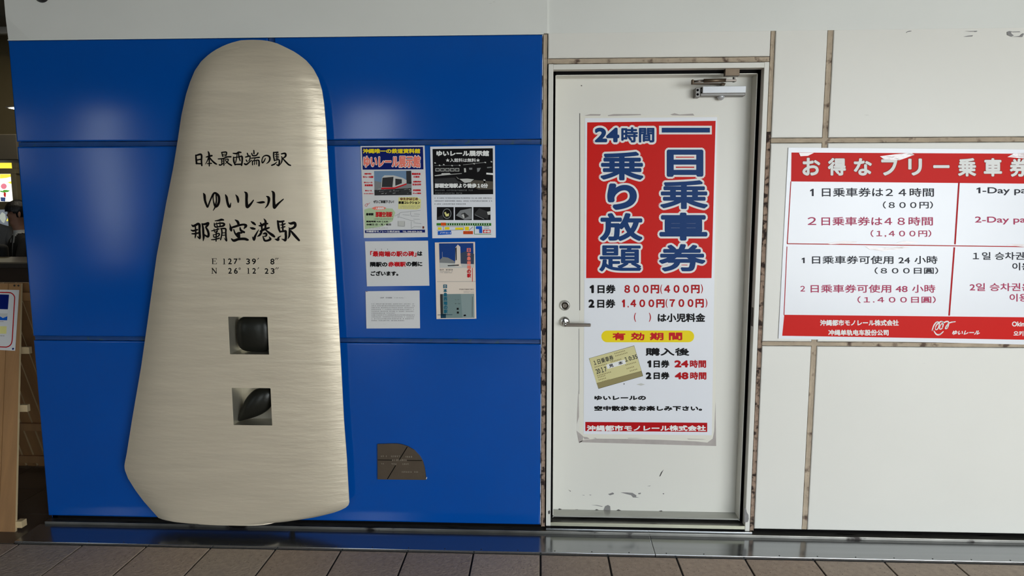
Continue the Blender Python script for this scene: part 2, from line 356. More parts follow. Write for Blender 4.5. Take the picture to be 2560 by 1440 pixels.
# fascia above the panels, its lower left corner folded back
fy = -0.010; xf = XL + 0.006; cA = (xf, 2.386); cB = (xf + 0.105, ZT)
xm = XB + .02
box('fascia_board', xm, XR, -0.0012, 0.02, ZT + .003, 3.4, FASC, wall)
V = [(xf, fy, 3.4), (xm, fy, 3.4), (xm, fy, ZT + .002), (XB + .02, fy, ZT + .002), (cB[0], fy, ZT), (cA[0], fy, cA[1]), (xf - .004, fy + 0.010, ZT), (xm, 0.02, ZT + .002), (xf, 0.02, 3.4), (xf, 0.02, ZT), (xm, 0.02, 3.4), (XB + .02, 0.02, ZT + .002)]
mesh_obj('fascia_board', V, [(0, 5, 4, 2, 1), (5, 6, 4), (4, 6, 9, 7, 2), (1, 2, 7, 10), (0, 8, 9, 6, 5)], FASC, wall)
# thin turned edge of the fascia over the blue field
box('fascia_drip', xf + .002, XB + 0.004, fy - 0.003, fy + .004, ZT - 0.003, ZT + 0.001, mat('fascia_edge', (226, 230, 220), 0.5), wall)
# wall end and the rest of the station
bm = bmesh.new(); add_box(bm, XL + 0.002, XL + 0.03, 0.022, 0.25, 0.0, 3.4); bm_obj('end_panel', bm, BLUE, wall)
# sill
def trim(name, x0, x1, y0, y1, z0, z1, m, bev=0.002, n=1):
    o = box(name, x0, x1, y0, y1, z0, z1, m, None, bev); tag(o, kind='structure'); return o
trim('trim_1', XL - 0.005, XR, -0.022, 0.022, 0.0, 0.030, STEELD)['label'] = 'narrow grimy metal ledge under the wall panels'
sx = [XL - 0.03, 0.006, FL(1623, 1345)[0], 1.9, XR]
sill = bpy.data.objects.new('trim_2', None); COL.objects.link(sill); tag(sill, 'polished stainless steel sill along the foot of the wall', kind='structure')
for a, b in ((sx[0], sx[2] - .001), (sx[2] + .001, XR)):
    bm = bmesh.new(); add_box(bm, a, b, -0.180, -0.022, -0.02, 0.010, 0.0015)
    for v in bm.verts:
        if v.co.z > 0: v.co.z += max(0, v.co.y + .18) * .045
    bm_obj('sill_plate', bm, STEEL, sill)
sc = mat('screw_head', (60, 56, 54), 0.5, metal=0.5)
for i in range(-13, 14):
    x = 0.07 + 0.165 * i
    if XL < x < XR:
        bm = bmesh.new(); lathe(bm, [(0.0032, 0), (0.003, 0.0012), (0.001, 0.0016)], (x, -0.168, 0.010), 'Z', 10); bm_obj('screw', bm, sc, sill)
# floor: grout bed, ribbed tiles one by one
fl = bpy.data.objects.new('floor', None); COL.objects.link(fl); tag(fl, 'station floor of speckled brown tiles', kind='structure')
bm = bmesh.new(); add_box(bm, -12, 9, -6.0, 4.6, -0.06, -0.006); bm_obj('grout_bed', bm, GROUT, fl)
bm = bmesh.new(); add_box(bm, -0.1458, 0.1458, -0.1458, 0.1458, -0.006, 0.0, 0.0015)
t0 = bm_obj('tile', bm, TILE, fl); TX, TY = 0.006, -0.1825
TM = [TILE]
for k, rgb in enumerate(((168, 148, 130), (182, 162, 143), (172, 155, 138))):
    m2 = TILE.copy(); m2.name = 'speckled_tile_%s' % 'bcd'[k]; m2.node_tree.nodes['Mix'].inputs[6].default_value = lin(rgb) + (1,); TM.append(m2)
tm = []
for m2 in TM: me = t0.data.copy(); me.materials.clear(); me.materials.append(m2); tm.append(me)
first = True; n_t = 0
for j in range(3):
    for i in range(-16, 15):
        o = t0 if first else t0.copy()
        if not first: COL.objects.link(o)
        first = False; o.data = random.choice(tm); o.parent = fl
        o.location = (TX + 0.15 + 0.3 * i, TY - 0.15 - 0.3 * j, random.uniform(-.0004, .0004))
bm = bmesh.new(); add_box(bm, -12, 9, -6.0, TY - 0.9, -0.006, 0.0); bm_obj('floor_field', bm, TILE, fl)
bm = bmesh.new(); add_box(bm, -0.1485, 0.1485, -0.1485, 0.1485, -0.006, 0.0, 0.001); t1 = bm_obj('tile', bm, TILEI, fl); first = True
for j in range(9):
    for i in range(1, 9):
        o = t1 if first else t1.copy()
        if not first: COL.objects.link(o)
        first = False; o.parent = fl; o.location = (XL - 0.035 - 0.15 - 0.3 * (i - 1), TY + 0.15 + 0.3 * j, random.uniform(-.0003, .0003))
bm = bmesh.new(); add_box(bm, -12, XL - 0.036 - 2.4, TY, 4.6, -0.006, 0.0); add_box(bm, XL - 0.036 - 2.4, XL, TY + 2.7, 4.6, -0.006, 0.0); bm_obj('inner_floor', bm, TILEI, fl)
for nm, a in (('ceiling', (-12, 9, -6.3, 4.6, 3.48, 3.6)), ('wall_left', (-12.1, -12, -6.0, 4.6, 0, 3.48))):
    tag(box(nm, *a, CEIL), kind='structure')
tag(box('ground', -60, 60, -60, -6.0, -0.25, -0.08, CONC), kind='structure')
# unseen front behind the viewer: gaps and pillars shaped for glows on the blue panels
for k, (a, b) in enumerate(((-12, -7.75), (-7.25, -6.25), (-5.7, -2.65), (-1.95, 0.4), (7.6, 9))):
    tag(box('wall_front' if k == 0 else 'pillar', a, b, -6.2, -6.0, 0, 3.48, FRONTW), kind='structure')
tag(box('low_wall', -6.25, -5.7, -6.15, -6.05, 0, 0.75, FRONTW), kind='structure')
tag(box('transom', -7.75, -7.25, -6.15, -6.05, 1.0, 2.1, FRONTW), kind='structure')
tag(box('beam', -12, 9, -6.25, -5.95, 2.75, 3.48, FRONTW), kind='structure')
tag(box('wall_right', 9, 9.1, -6.0, 0.2, 0, 3.48, CEIL), kind='structure')
# ------------------------------------------------------------------ door
door = bpy.data.objects.new('door_1', None); COL.objects.link(door); tag(door, 'cream steel door with lever handle and ticket poster', kind='structure')
fx0, fx1, fzt = CX1 + 0.003, DX0 - 0.002, 2.158                     # frame outer
ix0, ix1, izt = fx0 + 0.0215, fx1 - 0.021, fzt - 0.0235              # frame inner
frame = bpy.data.objects.new('door_frame', None); COL.objects.link(frame); frame.parent = door
def jamb(pts, name='jamb'):
    return mesh_obj(name, *pts, DOORP, frame)
def prism(poly, axis_pts):
    pass
y0f, y1f = -0.003, 0.040
box('jamb', fx0, ix0, y0f, y1f, 0.047, fzt, DOORP, frame, 0.0015); box('jamb', ix1, fx1, y0f, y1f, 0.040, fzt, DOORP, frame, 0.0015)
box('head', ix0, ix1, y0f, y1f, izt, fzt - .001, DOORP, frame, 0.0015)
gx0, gx1, gzt = ix0 + 0.0105, ix1 - 0.013, izt - 0.0145
bm = bmesh.new(); yg = y1f + .014
add_box(bm, ix0 - .004, gx0, yg, yg + 0.03, 0.05, izt + .004); add_box(bm, gx1, ix1 + .004, yg, yg + 0.03, 0.05, izt + .004); add_box(bm, ix0, ix1, yg, yg + 0.03, gzt, izt + .004)
bm_obj('gasket', bm, GASK, frame)
box('strike_plate', ix1 - 0.0008, ix1 + 0.002, 0.006, 0.030, 1.005, 1.09, CHROMED, frame)
leaf = bpy.data.objects.new('door_leaf', None); COL.objects.link(leaf); leaf.parent = door
LY = 0.110; lz0 = 0.078; rx0, rx1, rzt = gx0 + 0.0, gx1 - 0.0, gzt
# leaf: flat sheet set back inside a shallow rim
bm = bmesh.new(); add_box(bm, rx0 + 0.002, rx1 - 0.002, LY, LY + 0.03, lz0, rzt - 0.002)
bm_obj('door_panel', bm, DOORP, leaf)
bm = bmesh.new(); add_box(bm, rx0, rx0 + 0.003, 0.042, LY + .01, lz0 - .01, rzt); add_box(bm, rx1 - 0.003, rx1, 0.042, LY + .01, lz0 - .01, rzt); add_box(bm, rx0, rx1, 0.042, LY + .01, rzt - 0.003, rzt)
bm_obj('rim', bm, DOORP, leaf)
box('kick_rim', rx0, rx1, 0.042, LY + .01, lz0 - 0.006, lz0, mat('scuffed_door_edge', (176, 176, 168), 0.22, metal=0.3, noise=0.08, nscale=(6, 30, 6)), leaf)
# threshold
th = bpy.data.objects.new('threshold', None); COL.objects.link(th); th.parent = door
box('threshold_plate', ix0 - .002, ix1 + .002, 0.004, 0.10, 0.050, 0.0615, STEELD, th, 0.001)
box('threshold_lip', ix0, ix1, -0.002, 0.006, 0.047, 0.0625, mat('worn_cream_steel', (176, 174, 152), 0.3, metal=0.4, noise=0.12, nscale=(5, 5, 30)), th, 0.001)
box('threshold_ledge', fx0, fx1 + .01, -0.012, 0.012, 0.030, 0.0385, STEEL, th, 0.001)
# lever and lock
def on(px, py, Y): x, z = W(px, py, Y); return x, z
lk = bpy.data.objects.new('lock_cylinder', None); COL.objects.link(lk); lk.parent = leaf
x, z = on(1412, 764, LY - 0.01); bm = bmesh.new(); lathe(bm, [(0.0245, 0), (0.0245, 0.005), (0.021, 0.010), (0.0165, 0.0125), (0.0165, 0.010), (0.0005, 0.0105)], (x, LY, z)); bm_obj('rose', bm, CHROME, lk, True)
bm = bmesh.new(); lathe(bm, [(0.0105, 0), (0.0105, 0.014), (0.009, 0.0155)], (x, LY, z)); bm_obj('cylinder', bm, CHROMED, lk)
box('key_slot', x - 0.001, x + 0.001, LY - 0.0162, LY - 0.0150, z - 0.0055, z + 0.0055, BLACK, lk)
hd = bpy.data.objects.new('lever_handle', None); COL.objects.link(hd); hd.parent = leaf
x, z = on(1411.5, 805, LY - 0.01); bm = bmesh.new(); lathe(bm, [(0.0245, 0), (0.0245, 0.004), (0.022, 0.009), (0.014, 0.012), (0.0005, 0.012)], (x, LY, z)); bm_obj('rose', bm, CHROME, hd, True)
bm = bmesh.new(); lathe(bm, [(0.0095, 0.010), (0.0085, 0.03), (0.0095, 0.046), (0.007, 0.052)], (x + .001, LY, z - 0.006)); bm_obj('spindle', bm, CHROME, hd, True)
x1h = on(1477, 812, LY - 0.05)[0]; zh = z - 0.0075
bm = bmesh.new(); add_box(bm, x - 0.004, x1h, LY - 0.052, LY - 0.040, zh - 0.0072, zh + 0.0072, 0.003); bm_obj('lever', bm, CHROMED, hd)
# closer
clo = bpy.data.objects.new('door_closer', None); COL.objects.link(clo); clo.parent = leaf
def cz(x, y, Y=0.055): return W(1660 + x / 9.846, 170 + y / 9.846, Y)
a = cz(955, 455); b = cz(2010, 610); box('cover', a[0], b[0], 0.052, 0.085, b[1], a[1], SILV, clo, 0.001)
a = cz(890, 470, .08); b = cz(1990, 690, .08); box('body', a[0], b[0], 0.072, LY, b[1], a[1] - .001, SILVD, clo, 0.003)
a = cz(778, 487, .07); b = cz(885, 718, .07); box('end_block', a[0], b[0], 0.066, LY, b[1], a[1], SILVD, clo, 0.002)
for yy in (545, 650):
    c = cz(828, yy, .066); bm = bmesh.new(); lathe(bm, [(0.0054, 0), (0.0054, 0.0012), (0.004, 0.0015)], (c[0], 0.0665, c[1]), seg=18); bm_obj('valve_screw', bm, BLACK, clo)
for yy in (505, 605):
    c = cz(925, yy, .072); bm = bmesh.new(); lathe(bm, [(0.003, 0), (0.003, 0.0015), (0.002, 0.002)], (c[0], 0.072, c[1]), seg=12); bm_obj('valve_screw', bm, BLACK, clo)
c = cz(1405, 700, .085); bm = bmesh.new(); lathe(bm, [(0.017, 0.004), (0.0165, -0.004), (0.011, -0.012), (0.004, -0.016)], (c[0], 0.088, c[1]), 'Z', 24); bm_obj('pivot_cap', bm, SILV, clo, True)
arm = bpy.data.objects.new('closer_arm', None); COL.objects.link(arm); arm.parent = clo
c = cz(1440, 400, .08); bm = bmesh.new(); lathe(bm, [(0.011, -0.004), (0.011, 0.006), (0.007, 0.008)], (c[0], 0.085, c[1] - .001), 'Z', 20); bm_obj('pivot', bm, BRASS, arm)
a = cz(690, 390, .06); b = cz(1480, 392, .085); p0, p1 = Vector((a[0], 0.02, a[1])), Vector((b[0], 0.085, b[1]))
def bar(name, p0, p1, wy, wz, m, par, bev=0.001):
    d = Vector(p1) - Vector(p0); q = d.to_track_quat('X', 'Z').to_matrix().to_4x4(); bm = bmesh.new()
    add_box(bm, -d.length / 2, d.length / 2, -wy / 2, wy / 2, -wz / 2, wz / 2, bev); bmesh.ops.transform(bm, matrix=Matrix.Translation((Vector(p0) + Vector(p1)) / 2) @ q, verts=bm.verts[:]); return bm_obj(name, bm, m, par)
a = cz(690, 388, .02); b = cz(1490, 395, .085); bar('main_arm', (a[0], 0.02, a[1]), (b[0], 0.085, b[1]), 0.016, 0.0048, BRASS, arm)
a = cz(705, 345, .02); bm = bmesh.new(); add_cyl(bm, (a[0], .02, a[1] - .010), (a[0], .02, a[1] + .008), .0065, seg=16); add_cyl(bm, (a[0], .02, a[1] + .006), (a[0], .02, a[1] + .0105), .0045, .0035, seg=12); bm_obj('elbow_bolt', bm, BRASS, arm)
a = cz(720, 335, .02); b = cz(980, 315, .02); bm = bmesh.new(); add_cyl(bm, (a[0], .02, a[1]), (b[0], .02, b[1]), .0045, .0055, 14); bm_obj('rod_end', bm, CHROMED, arm, True)
b2 = cz(1530, 300, .02); bm = bmesh.new(); add_cyl(bm, (b[0], .02, b[1]), (b2[0], .024, b2[1]), .0082, .0078, 18); bm_obj('rod_sleeve', bm, BRASS, arm, True)
b3 = cz(1780, 305, .02); bar('fork', (b2[0] - .004, .022, b2[1] - .001), (b3[0], .026, b3[1]), 0.016, 0.009, CHROMED, arm)
c = cz(1725, 300, .02); bm = bmesh.new(); add_cyl(bm, (c[0], .024, c[1] - .008), (c[0], .024, c[1] + .013), .0058, seg=14); bm_obj('fork_pin', bm, CHROME, arm)
a = cz(1480, 160, .03); b = cz(1830, 205, .03); bm = bmesh.new(); add_box(bm, a[0], b[0], 0.012, 0.040, b[1], izt + .0005, .001); bm_obj('shoe', bm, BRASS, arm)
# chips and old adhesive on the door
ik = Ink(leaf, LY); ik.view(1320, 1080, 4)
for pts, m in (([(925, 604), (990, 605), (1045, 609), (1085, 634), (1080, 648), (1112, 656), (1050, 655), (1030, 632), (985, 621)], CHIP), ([(800, 622), (828, 612), (845, 605), (860, 612), (858, 622), (820, 633)], CHIP), ([(1100, 612), (1130, 607), (1126, 620), (1105, 623)], CHIP),
               ([(755, 780), (772, 742), (800, 730), (822, 742), (825, 786)], CHIP), ([(1313, 447), (1330, 405), (1358, 374), (1340, 408), (1325, 440)], CHIPD), ([(400, 575), (430, 592), (425, 596)], CHIPD), ([(608, 627), (635, 629), (625, 633)], CHIPD), ([(535, 629), (568, 631), (560, 635)], CHIP),
               ([(630, 728), (690, 731), (748, 744), (740, 748), (680, 735)], CHIP), ([(300, 775), (312, 764), (335, 770), (337, 780)], CHIPD), ([(672, 778), (684, 772), (700, 776), (710, 783)], CHIPD), ([(885, 782), (905, 774), (930, 783), (930, 789)], CHIPD), ([(1310, 790), (1335, 784), (1350, 795)], CHIPD), ([(1190, 540), (1230, 537), (1215, 542)], CHIPD), ([(1345, 614), (1362, 613), (1356, 624)], CHIPD), ([(470, 774), (500, 774), (495, 782)], CHIPD)):
    ik.poly(pts, m, 1, 'paint_chip')
ik.view(0, 0, 1); ik.line([(1449.5, 283), (1449.5, 776)], 1.6, CHIPD, 1, 'scratch'); ik.line([(1447.5, 822), (1447.8, 985)], 1.0, CHIP, 1, 'scratch')
ik.view(1340, 60, 4.129)
for pts in ([(500, 945), (560, 930), (670, 932), (660, 945), (520, 947)], [(740, 942), (800, 930), (1080, 930), (1085, 940), (900, 946), (745, 950)], [(1385, 935), (1430, 920), (1480, 935), (1620, 925), (1635, 945), (1560, 945), (1410, 943)]): ik.poly(pts, ADH, 1, 'adhesive_mark')
for pts in ([(345, 531), (400, 531), (395, 541), (350, 540)], [(480, 535), (530, 528), (550, 536), (500, 542)]): pass
ik.poly([(462, 632), (476, 632), (476, 641), (464, 641)], CHIPD, 1, 'paint_chip')
ik.finish()
ik = Ink(frame, y0f, lift=.0005); ik.view(1320, 1080, 4)
ik.poly([(2165, 760), (2180, 762), (2188, 800), (2205, 830), (2208, 870), (2198, 900), (2165, 905)], CHIP, 1, 'paint_chip'); ik.poly([(200, 795), (215, 780), (222, 800), (215, 822), (205, 822)], CHIPD, 1, 'paint_chip')
ik.finish()
# sensor high on the fascia
x, z = W(105, -13, fy); bm = bmesh.new(); lathe(bm, [(0.034, 0), (0.034, 0.004), (0.027, 0.012), (0.02, 0.03), (0.001, 0.037)], (x, fy, z)); o = bm_obj('ceiling_sensor', bm, mat('black_plastic', (16, 16, 16), 0.3), None, True)
o.name = 'sensor'; tag(o, 'small dark round sensor on the grey fascia, cut by the top edge of the photo', 'sensor')
# ------------------------------------------------------------------ monument
OUT_L = [(628, 99.4), (600, 101), (574, 108), (548, 119), (524, 134), (503, 153), (486.5, 177), (475, 205), (465, 236), (453.5, 288), (444.5, 349), (433, 420), (415, 510), (401, 590), (391.7, 639), (368, 811), (352.8, 917), (330, 1050), (316.5, 1135), (311, 1162), (311.6, 1174), (320, 1196), (338, 1225), (358, 1252), (377, 1273.6), (396.6, 1295.4)]
OUT_R = [(628, 99.4), (650, 100), (668, 102), (690, 107), (715.6, 119), (739, 131), (763, 148.5), (782, 170), (796, 196), (805, 226), (810, 259.5), (815, 316), (820.6, 420), (826, 500), (836, 640), (845, 780), (852, 900), (859.6, 1050), (867, 1147), (872.5, 1249), (873, 1261), (861, 1272), (834, 1282), (790, 1293), (741.7, 1299.8), (693, 1302.7), (571.6, 1303), (482, 1301), (426, 1298), (396.6, 1295.4)]
EY = -0.062
WL = [W(x, y, EY) for x, y in OUT_L]; WR = [W(x, y, EY) for x, y in OUT_R]
zmin = min(p[1] for p in WR); ztop = WL[0][1]
def edge(P, z):
    for (x0, z0), (x1, z1) in zip(P, P[1:]):
        if (z0 >= z >= z1): return x0 + (x1 - x0) * (z0 - z) / max(z0 - z1, 1e-9)
    return None
# bottom: below the left corner both limits lie on the lower edge
low = WR[20:]
def xl_at(z):
    r = edge(WL, z)
    if r is not None: return r
    return edge(low[::-1][::1], z) if False else None
HX0, HX1 = W(577, 920, -.106)[0], W(674, 920, -.106)[0]
zb_l = WL[-1][1]
def limits(z):
    l = edge(WL, z)
    if l is None:                                                   # lower than the left corner: follow the bottom line from its left end
        bl = [p for p in WR[26:]][::-1]
        l = edge(bl, z)
        if l is None: l = WR[26][0]
    r = edge(WR[:26], z)
    if r is None: r = WR[25][0]
    return l, r
def cen(z):
    l, r = limits(min(max(z, zmin + .002), ztop - .004)); return (l + r) / 2, max((r - l) / 2, 0.02)
def face_y(x, z):
    c, h = cen(z); t = min(1, abs(x - c) / h); tt = min(1, max(0, (ztop - z) / 0.22))
    return EY - 0.044 * (1 - t ** 4.6) * (1 - (1 - tt) ** 3)
H = []
for (y0, y1) in ((792, 886), (970, 1063)): H.append((W(620, y1, -0.106)[1], W(620, y0, -0.106)[1]))
zs = [ztop - .0004, ztop - .002, ztop - .005, ztop - .01, ztop - .017] + [ztop - .026 - .0125 * i for i in range(200) if ztop - .026 - .0125 * i > zmin + .012] + [zmin + .010, zmin + .007, zmin + .004, zmin + .002, zmin + .0004]
for a, b in H: zs = [z for z in zs if min(abs(z - a), abs(z - b)) > 0.004] + [a, b]
zs = sorted(set(zs), reverse=True)
NA, NB = 16, 6; V = []; Fc = []; n = NA * 2 + NB + 1
for z in zs:
    l, r = limits(z); wd = r - l
    a = min(max(HX0, l + .35 * wd), l + .62 * wd) if not (l < HX0 - .02 and r > HX1 + .02) else HX0
    b = min(max(HX1, l + .64 * wd), l + .8 * wd) if not (l < HX0 - .02 and r > HX1 + .02) else HX1
    xs = [l + (a - l) * (i / NA) for i in range(NA)] + [a + (b - a) * i / NB for i in range(NB)] + [b + (r - b) * i / NA for i in range(NA + 1)]
    V += [(x, face_y(x, z), z) for x in xs]
for j in range(len(zs) - 1):
    zm = (zs[j] + zs[j + 1]) / 2; hole = any(a < zm < b for a, b in H)
    for i in range(n - 1):
        if hole and NA <= i < NA + NB: continue
        a = j * n + i; Fc.append((a, a + n, a + n + 1, a + 1))
mon = empty('monument', (W(620, 1300)[0], 0, zmin)); tag(mon, 'tall tombstone-shaped brushed metal monument with black brush writing and two square recesses', 'monument')
def par(o):
    o.parent = mon; o.matrix_parent_inverse = Matrix.Translation(-mon.location); return o
par(mesh_obj('face_plate', V, Fc, ALU, None, True))
rim = [j * n for j in range(len(zs))] + [(len(zs) - 1) * n + i for i in range(1, n)] + [j * n + n - 1 for j in range(len(zs) - 2, -1, -1)] + [i for i in range(n - 2, 0, -1)]
zmid = (zmin + ztop) / 2; V2 = []; F2 = []; k = len(rim); cx_ = sum(V[i][0] for i in rim) / k
for yy, ins in ((None, 0), (0.007, 0.0004), (0.007, 0.030)):
    for i in rim:
        x, y, z = V[i]; s = 1 if x > cx_ else -1
        V2.append((x - s * ins, y if yy is None else y + yy, z + (0 if ins < .01 else (.03 if z < zmid else -.03))))
for q in range(2):
    for i in range(k): F2.append((q * k + i, q * k + (i + 1) % k, (q + 1) * k + (i + 1) % k, (q + 1) * k + i))
par(mesh_obj('edge_band', V2, F2, ALU))
# frame added behind the sheet, black for the shade and sill reflection below
V3 = []; cz3 = (zmin + ztop) / 2
for yy in (-0.052, -0.004):
    for i in rim:
        x, y, z = V[i]; V3.append((cx_ + (x - cx_) * .86, yy, zmin + .018 if z < zmin + .02 else cz3 + (z - cz3) * .955))
par(mesh_obj('shade_frame', V3, [(i, (i + 1) % k, k + (i + 1) % k, k + i) for i in range(k)], BLACK))
for hi, (a, b) in enumerate(H):
    # recess: four walls and a back plate; dark form stands in for a mirrored reflection
    x0, x1 = HX0, HX1; yf_ = -0.089; yb = -0.006
    c4 = [(x0, b), (x1, b), (x1, a), (x0, a)]
    V = [(x, face_y(x, z), z) for x, z in c4] + [(x + (.0 if x == x0 else -.0), yb, z) for x, z in c4]
    rec = par(mesh_obj('recess', V, [(0, 1, 5, 4), (1, 2, 6, 5), (2, 3, 7, 6), (3, 0, 4, 7), (4, 5, 6, 7)], ALUC if hi == 1 else ALUC))
    rec['label'] = 'square recess, %s of the two' % ('upper' if hi == 0 else 'lower')
    w_, h_ = x1 - x0, b - a; xc, zc = (x0 + x1) / 2, (a + b) / 2
    bm = bmesh.new()
    if hi == 0:                                                     # barrel-like form that nearly fills the opening
        vs = add_sphere(bm, (0, 0, 0), (1, 1, 1), 40)
        for v in bm.verts:
            d = v.co; p = 3.6; nrm = (abs(d.x) ** p + abs(d.z) ** p + abs(d.y) ** 2.2) ** (1 / p) if d.length else 1; v.co = d / nrm
            v.co = Vector((xc + .03 * w_ + v.co.x * w_ * .465, yb - 0.042 + v.co.y * 0.038, zc - .01 * h_ + v.co.z * h_ * .485))
    else:                                                           # pointed pebble leaning down to the left
        add_sphere(bm, (0, 0, 0), (1, 1, 1), 40)
        R45 = Matrix.Rotation(math.radians(-42), 3, 'Y')
        for v in bm.verts:
            d = v.co.copy(); t = (d.x + 1) / 2; wz = 0.30 + 0.75 * math.sin(min(1, t * 1.12) * PI / 2) if t < .9 else 1.03
            p = Vector((d.x * .62 * w_, d.y * 0.036, d.z * .335 * w_ * (wz if d.x < .6 else 1.0)))
            p = R45 @ p; v.co = Vector((xc - .06 * w_ + p.x, yb - 0.044 + p.y, zc - .06 * h_ + p.z))
            v.co.x = min(max(v.co.x, x0 + .002), x1 - .002); v.co.z = min(max(v.co.z, a + .002), b - .002)
    o = bm_obj('reflection_form', bm, PEB, None, True); par(o)
    o['label'] = 'dark rounded barrel shape' if hi == 0 else 'dark pointed pebble shape'
# writing on the monument
ik = Ink(mon, yf=face_y, lift=0.0012)
def strokes(ox, oy, s, counts, L):
    ik.view(ox, oy, s); L = list(L)
    for c in counts:
        Ink.n += 1
        for st in L[:c]: ik.brush([(a, b, w_ * 1.14 + .12 * s) for a, b, w_ in st], BRUSHK, 0, 'character#%d' % Ink.n)
        L = L[c:]
    assert not L
strokes(470, 370, 9.481, (4, 5, 12, 6, 13, 1, 11), [
 [(185, 170, 30), (195, 280, 38), (205, 370, 34)], [(190, 178, 30), (290, 150, 40), (322, 180, 36), (318, 300, 34), (328, 415, 32)], [(200, 288, 26), (300, 268, 28)], [(195, 368, 28), (300, 372, 28)],
 [(480, 90, 26), (500, 150, 38), (505, 300, 30), (505, 425, 24)], [(430, 215, 20), (500, 195, 36), (565, 182, 36)], [(490, 215, 28), (460, 300, 22), (415, 380, 12)], [(512, 225, 26), (570, 300, 32), (640, 362, 36), (680, 382, 24)], [(460, 372, 20), (560, 362, 26)],
 [(800, 105, 22), (820, 195, 26)], [(795, 105, 24), (900, 97, 30), (915, 130, 26), (895, 190, 24)], [(830, 150, 16), (890, 145, 16)], [(820, 190, 18), (890, 185, 18)], [(715, 260, 22), (830, 250, 28), (930, 212, 30), (1015, 208, 32)], [(795, 270, 20), (800, 380, 20)], [(800, 290, 14), (860, 280, 14)], [(800, 327, 14), (860, 317, 14)], [(850, 260, 20), (850, 410, 24)], [(740, 398, 26), (780, 402, 28), (860, 342, 14)], [(880, 270, 18), (950, 265, 24), (940, 320, 22), (870, 380, 10)], [(885, 292, 18), (950, 360, 30), (1030, 412, 32)],
 [(1070, 125, 24), (1150, 132, 36), (1200, 102, 38), (1255, 105, 28)], [(1165, 150, 18), (1150, 250, 22), (1130, 345, 20)], [(1197, 120, 24), (1210, 220, 26), (1235, 300, 24)], [(1080, 215, 24), (1085, 310, 36), (1118, 398, 30)], [(1090, 228, 22), (1200, 212, 22), (1275, 200, 36), (1285, 290, 36), (1270, 412, 30)], [(1110, 390, 28), (1270, 385, 32)],
 [(1405, 125, 26), (1428, 190, 28)], [(1365, 215, 26), (1455, 190, 30)], [(1380, 285, 26), (1402, 325, 22)], [(1472, 190, 24), (1467, 260, 26), (1440, 310, 18)], [(1340, 375, 32), (1390, 388, 34), (1505, 290, 18)], [(1560, 58, 24), (1565, 135, 30)], [(1510, 125, 22), (1535, 180, 28), (1620, 172, 28), (1658, 118, 28)], [(1500, 242, 22), (1690, 222, 30)], [(1590, 245, 18), (1560, 300, 18)], [(1525, 310, 24), (1530, 400, 24)], [(1530, 312, 20), (1650, 288, 28), (1683, 315, 32), (1683, 420, 32)], [(1580, 320, 16), (1575, 390, 20)], [(1625, 310, 16), (1625, 385, 20)],
 [(1835, 245, 18), (1805, 310, 26), (1765, 350, 30), (1752, 290, 22), (1785, 205, 24), (1860, 175, 28), (1928, 205, 36), (1940, 270, 36), (1912, 330, 28), (1860, 370, 12)],
 [(2030, 105, 30), (2030, 200, 30), (2050, 300, 28)], [(2030, 107, 24), (2130, 102, 32)], [(2100, 110, 22), (2105, 200, 22), (2110, 290, 22)], [(2060, 157, 16), (2150, 147, 22)], [(2070, 202, 16), (2150, 192, 22)], [(2075, 242, 14), (2150, 232, 20)], [(2060, 292, 24), (2150, 275, 28), (2165, 340, 36), (2150, 412, 38), (2100, 395, 22)], [(1985, 410, 30), (2050, 382, 30), (2105, 330, 14)], [(2215, 140, 26), (2300, 128, 38), (2315, 190, 38), (2260, 238, 24)], [(2215, 200, 16), (2232, 240, 26), (2222, 320, 26), (2190, 390, 12)], [(2245, 245, 24), (2300, 310, 32), (2380, 390, 34), (2430, 412, 28)]])
strokes(490, 465, 11.13, (2, 2, 1, 1, 2), [
 [(205, 200, 16), (236, 260, 58), (250, 400, 56), (290, 520, 50), (325, 585, 36), (380, 440, 36), (430, 320, 36), (480, 225, 44), (530, 195, 50), (600, 240, 60), (638, 310, 62), (640, 430, 60), (605, 530, 60), (560, 575, 50), (520, 540, 44), (485, 420, 26), (475, 300, 24), (500, 235, 20)], [(556, 240, 28), (570, 380, 34), (552, 500, 34), (525, 600, 34), (475, 685, 12)],
 [(820, 245, 26), (852, 320, 60), (872, 440, 56), (910, 555, 60), (945, 575, 46), (970, 470, 14)], [(1100, 240, 12), (1145, 300, 48), (1168, 380, 60), (1175, 448, 40)],
 [(1350, 165, 22), (1405, 220, 66), (1405, 400, 64), (1418, 560, 76), (1450, 570, 70), (1530, 490, 50), (1600, 395, 26)], [(1685, 455, 12), (1780, 460, 52), (1860, 450, 56), (1900, 452, 36)],
 [(1960, 285, 20), (2020, 325, 64), (2026, 420, 60), (1985, 540, 40), (1920, 615, 12)], [(2110, 145, 22), (2160, 205, 66), (2165, 400, 64), (2178, 575, 80), (2200, 580, 70), (2300, 480, 46), (2430, 368, 26)]])
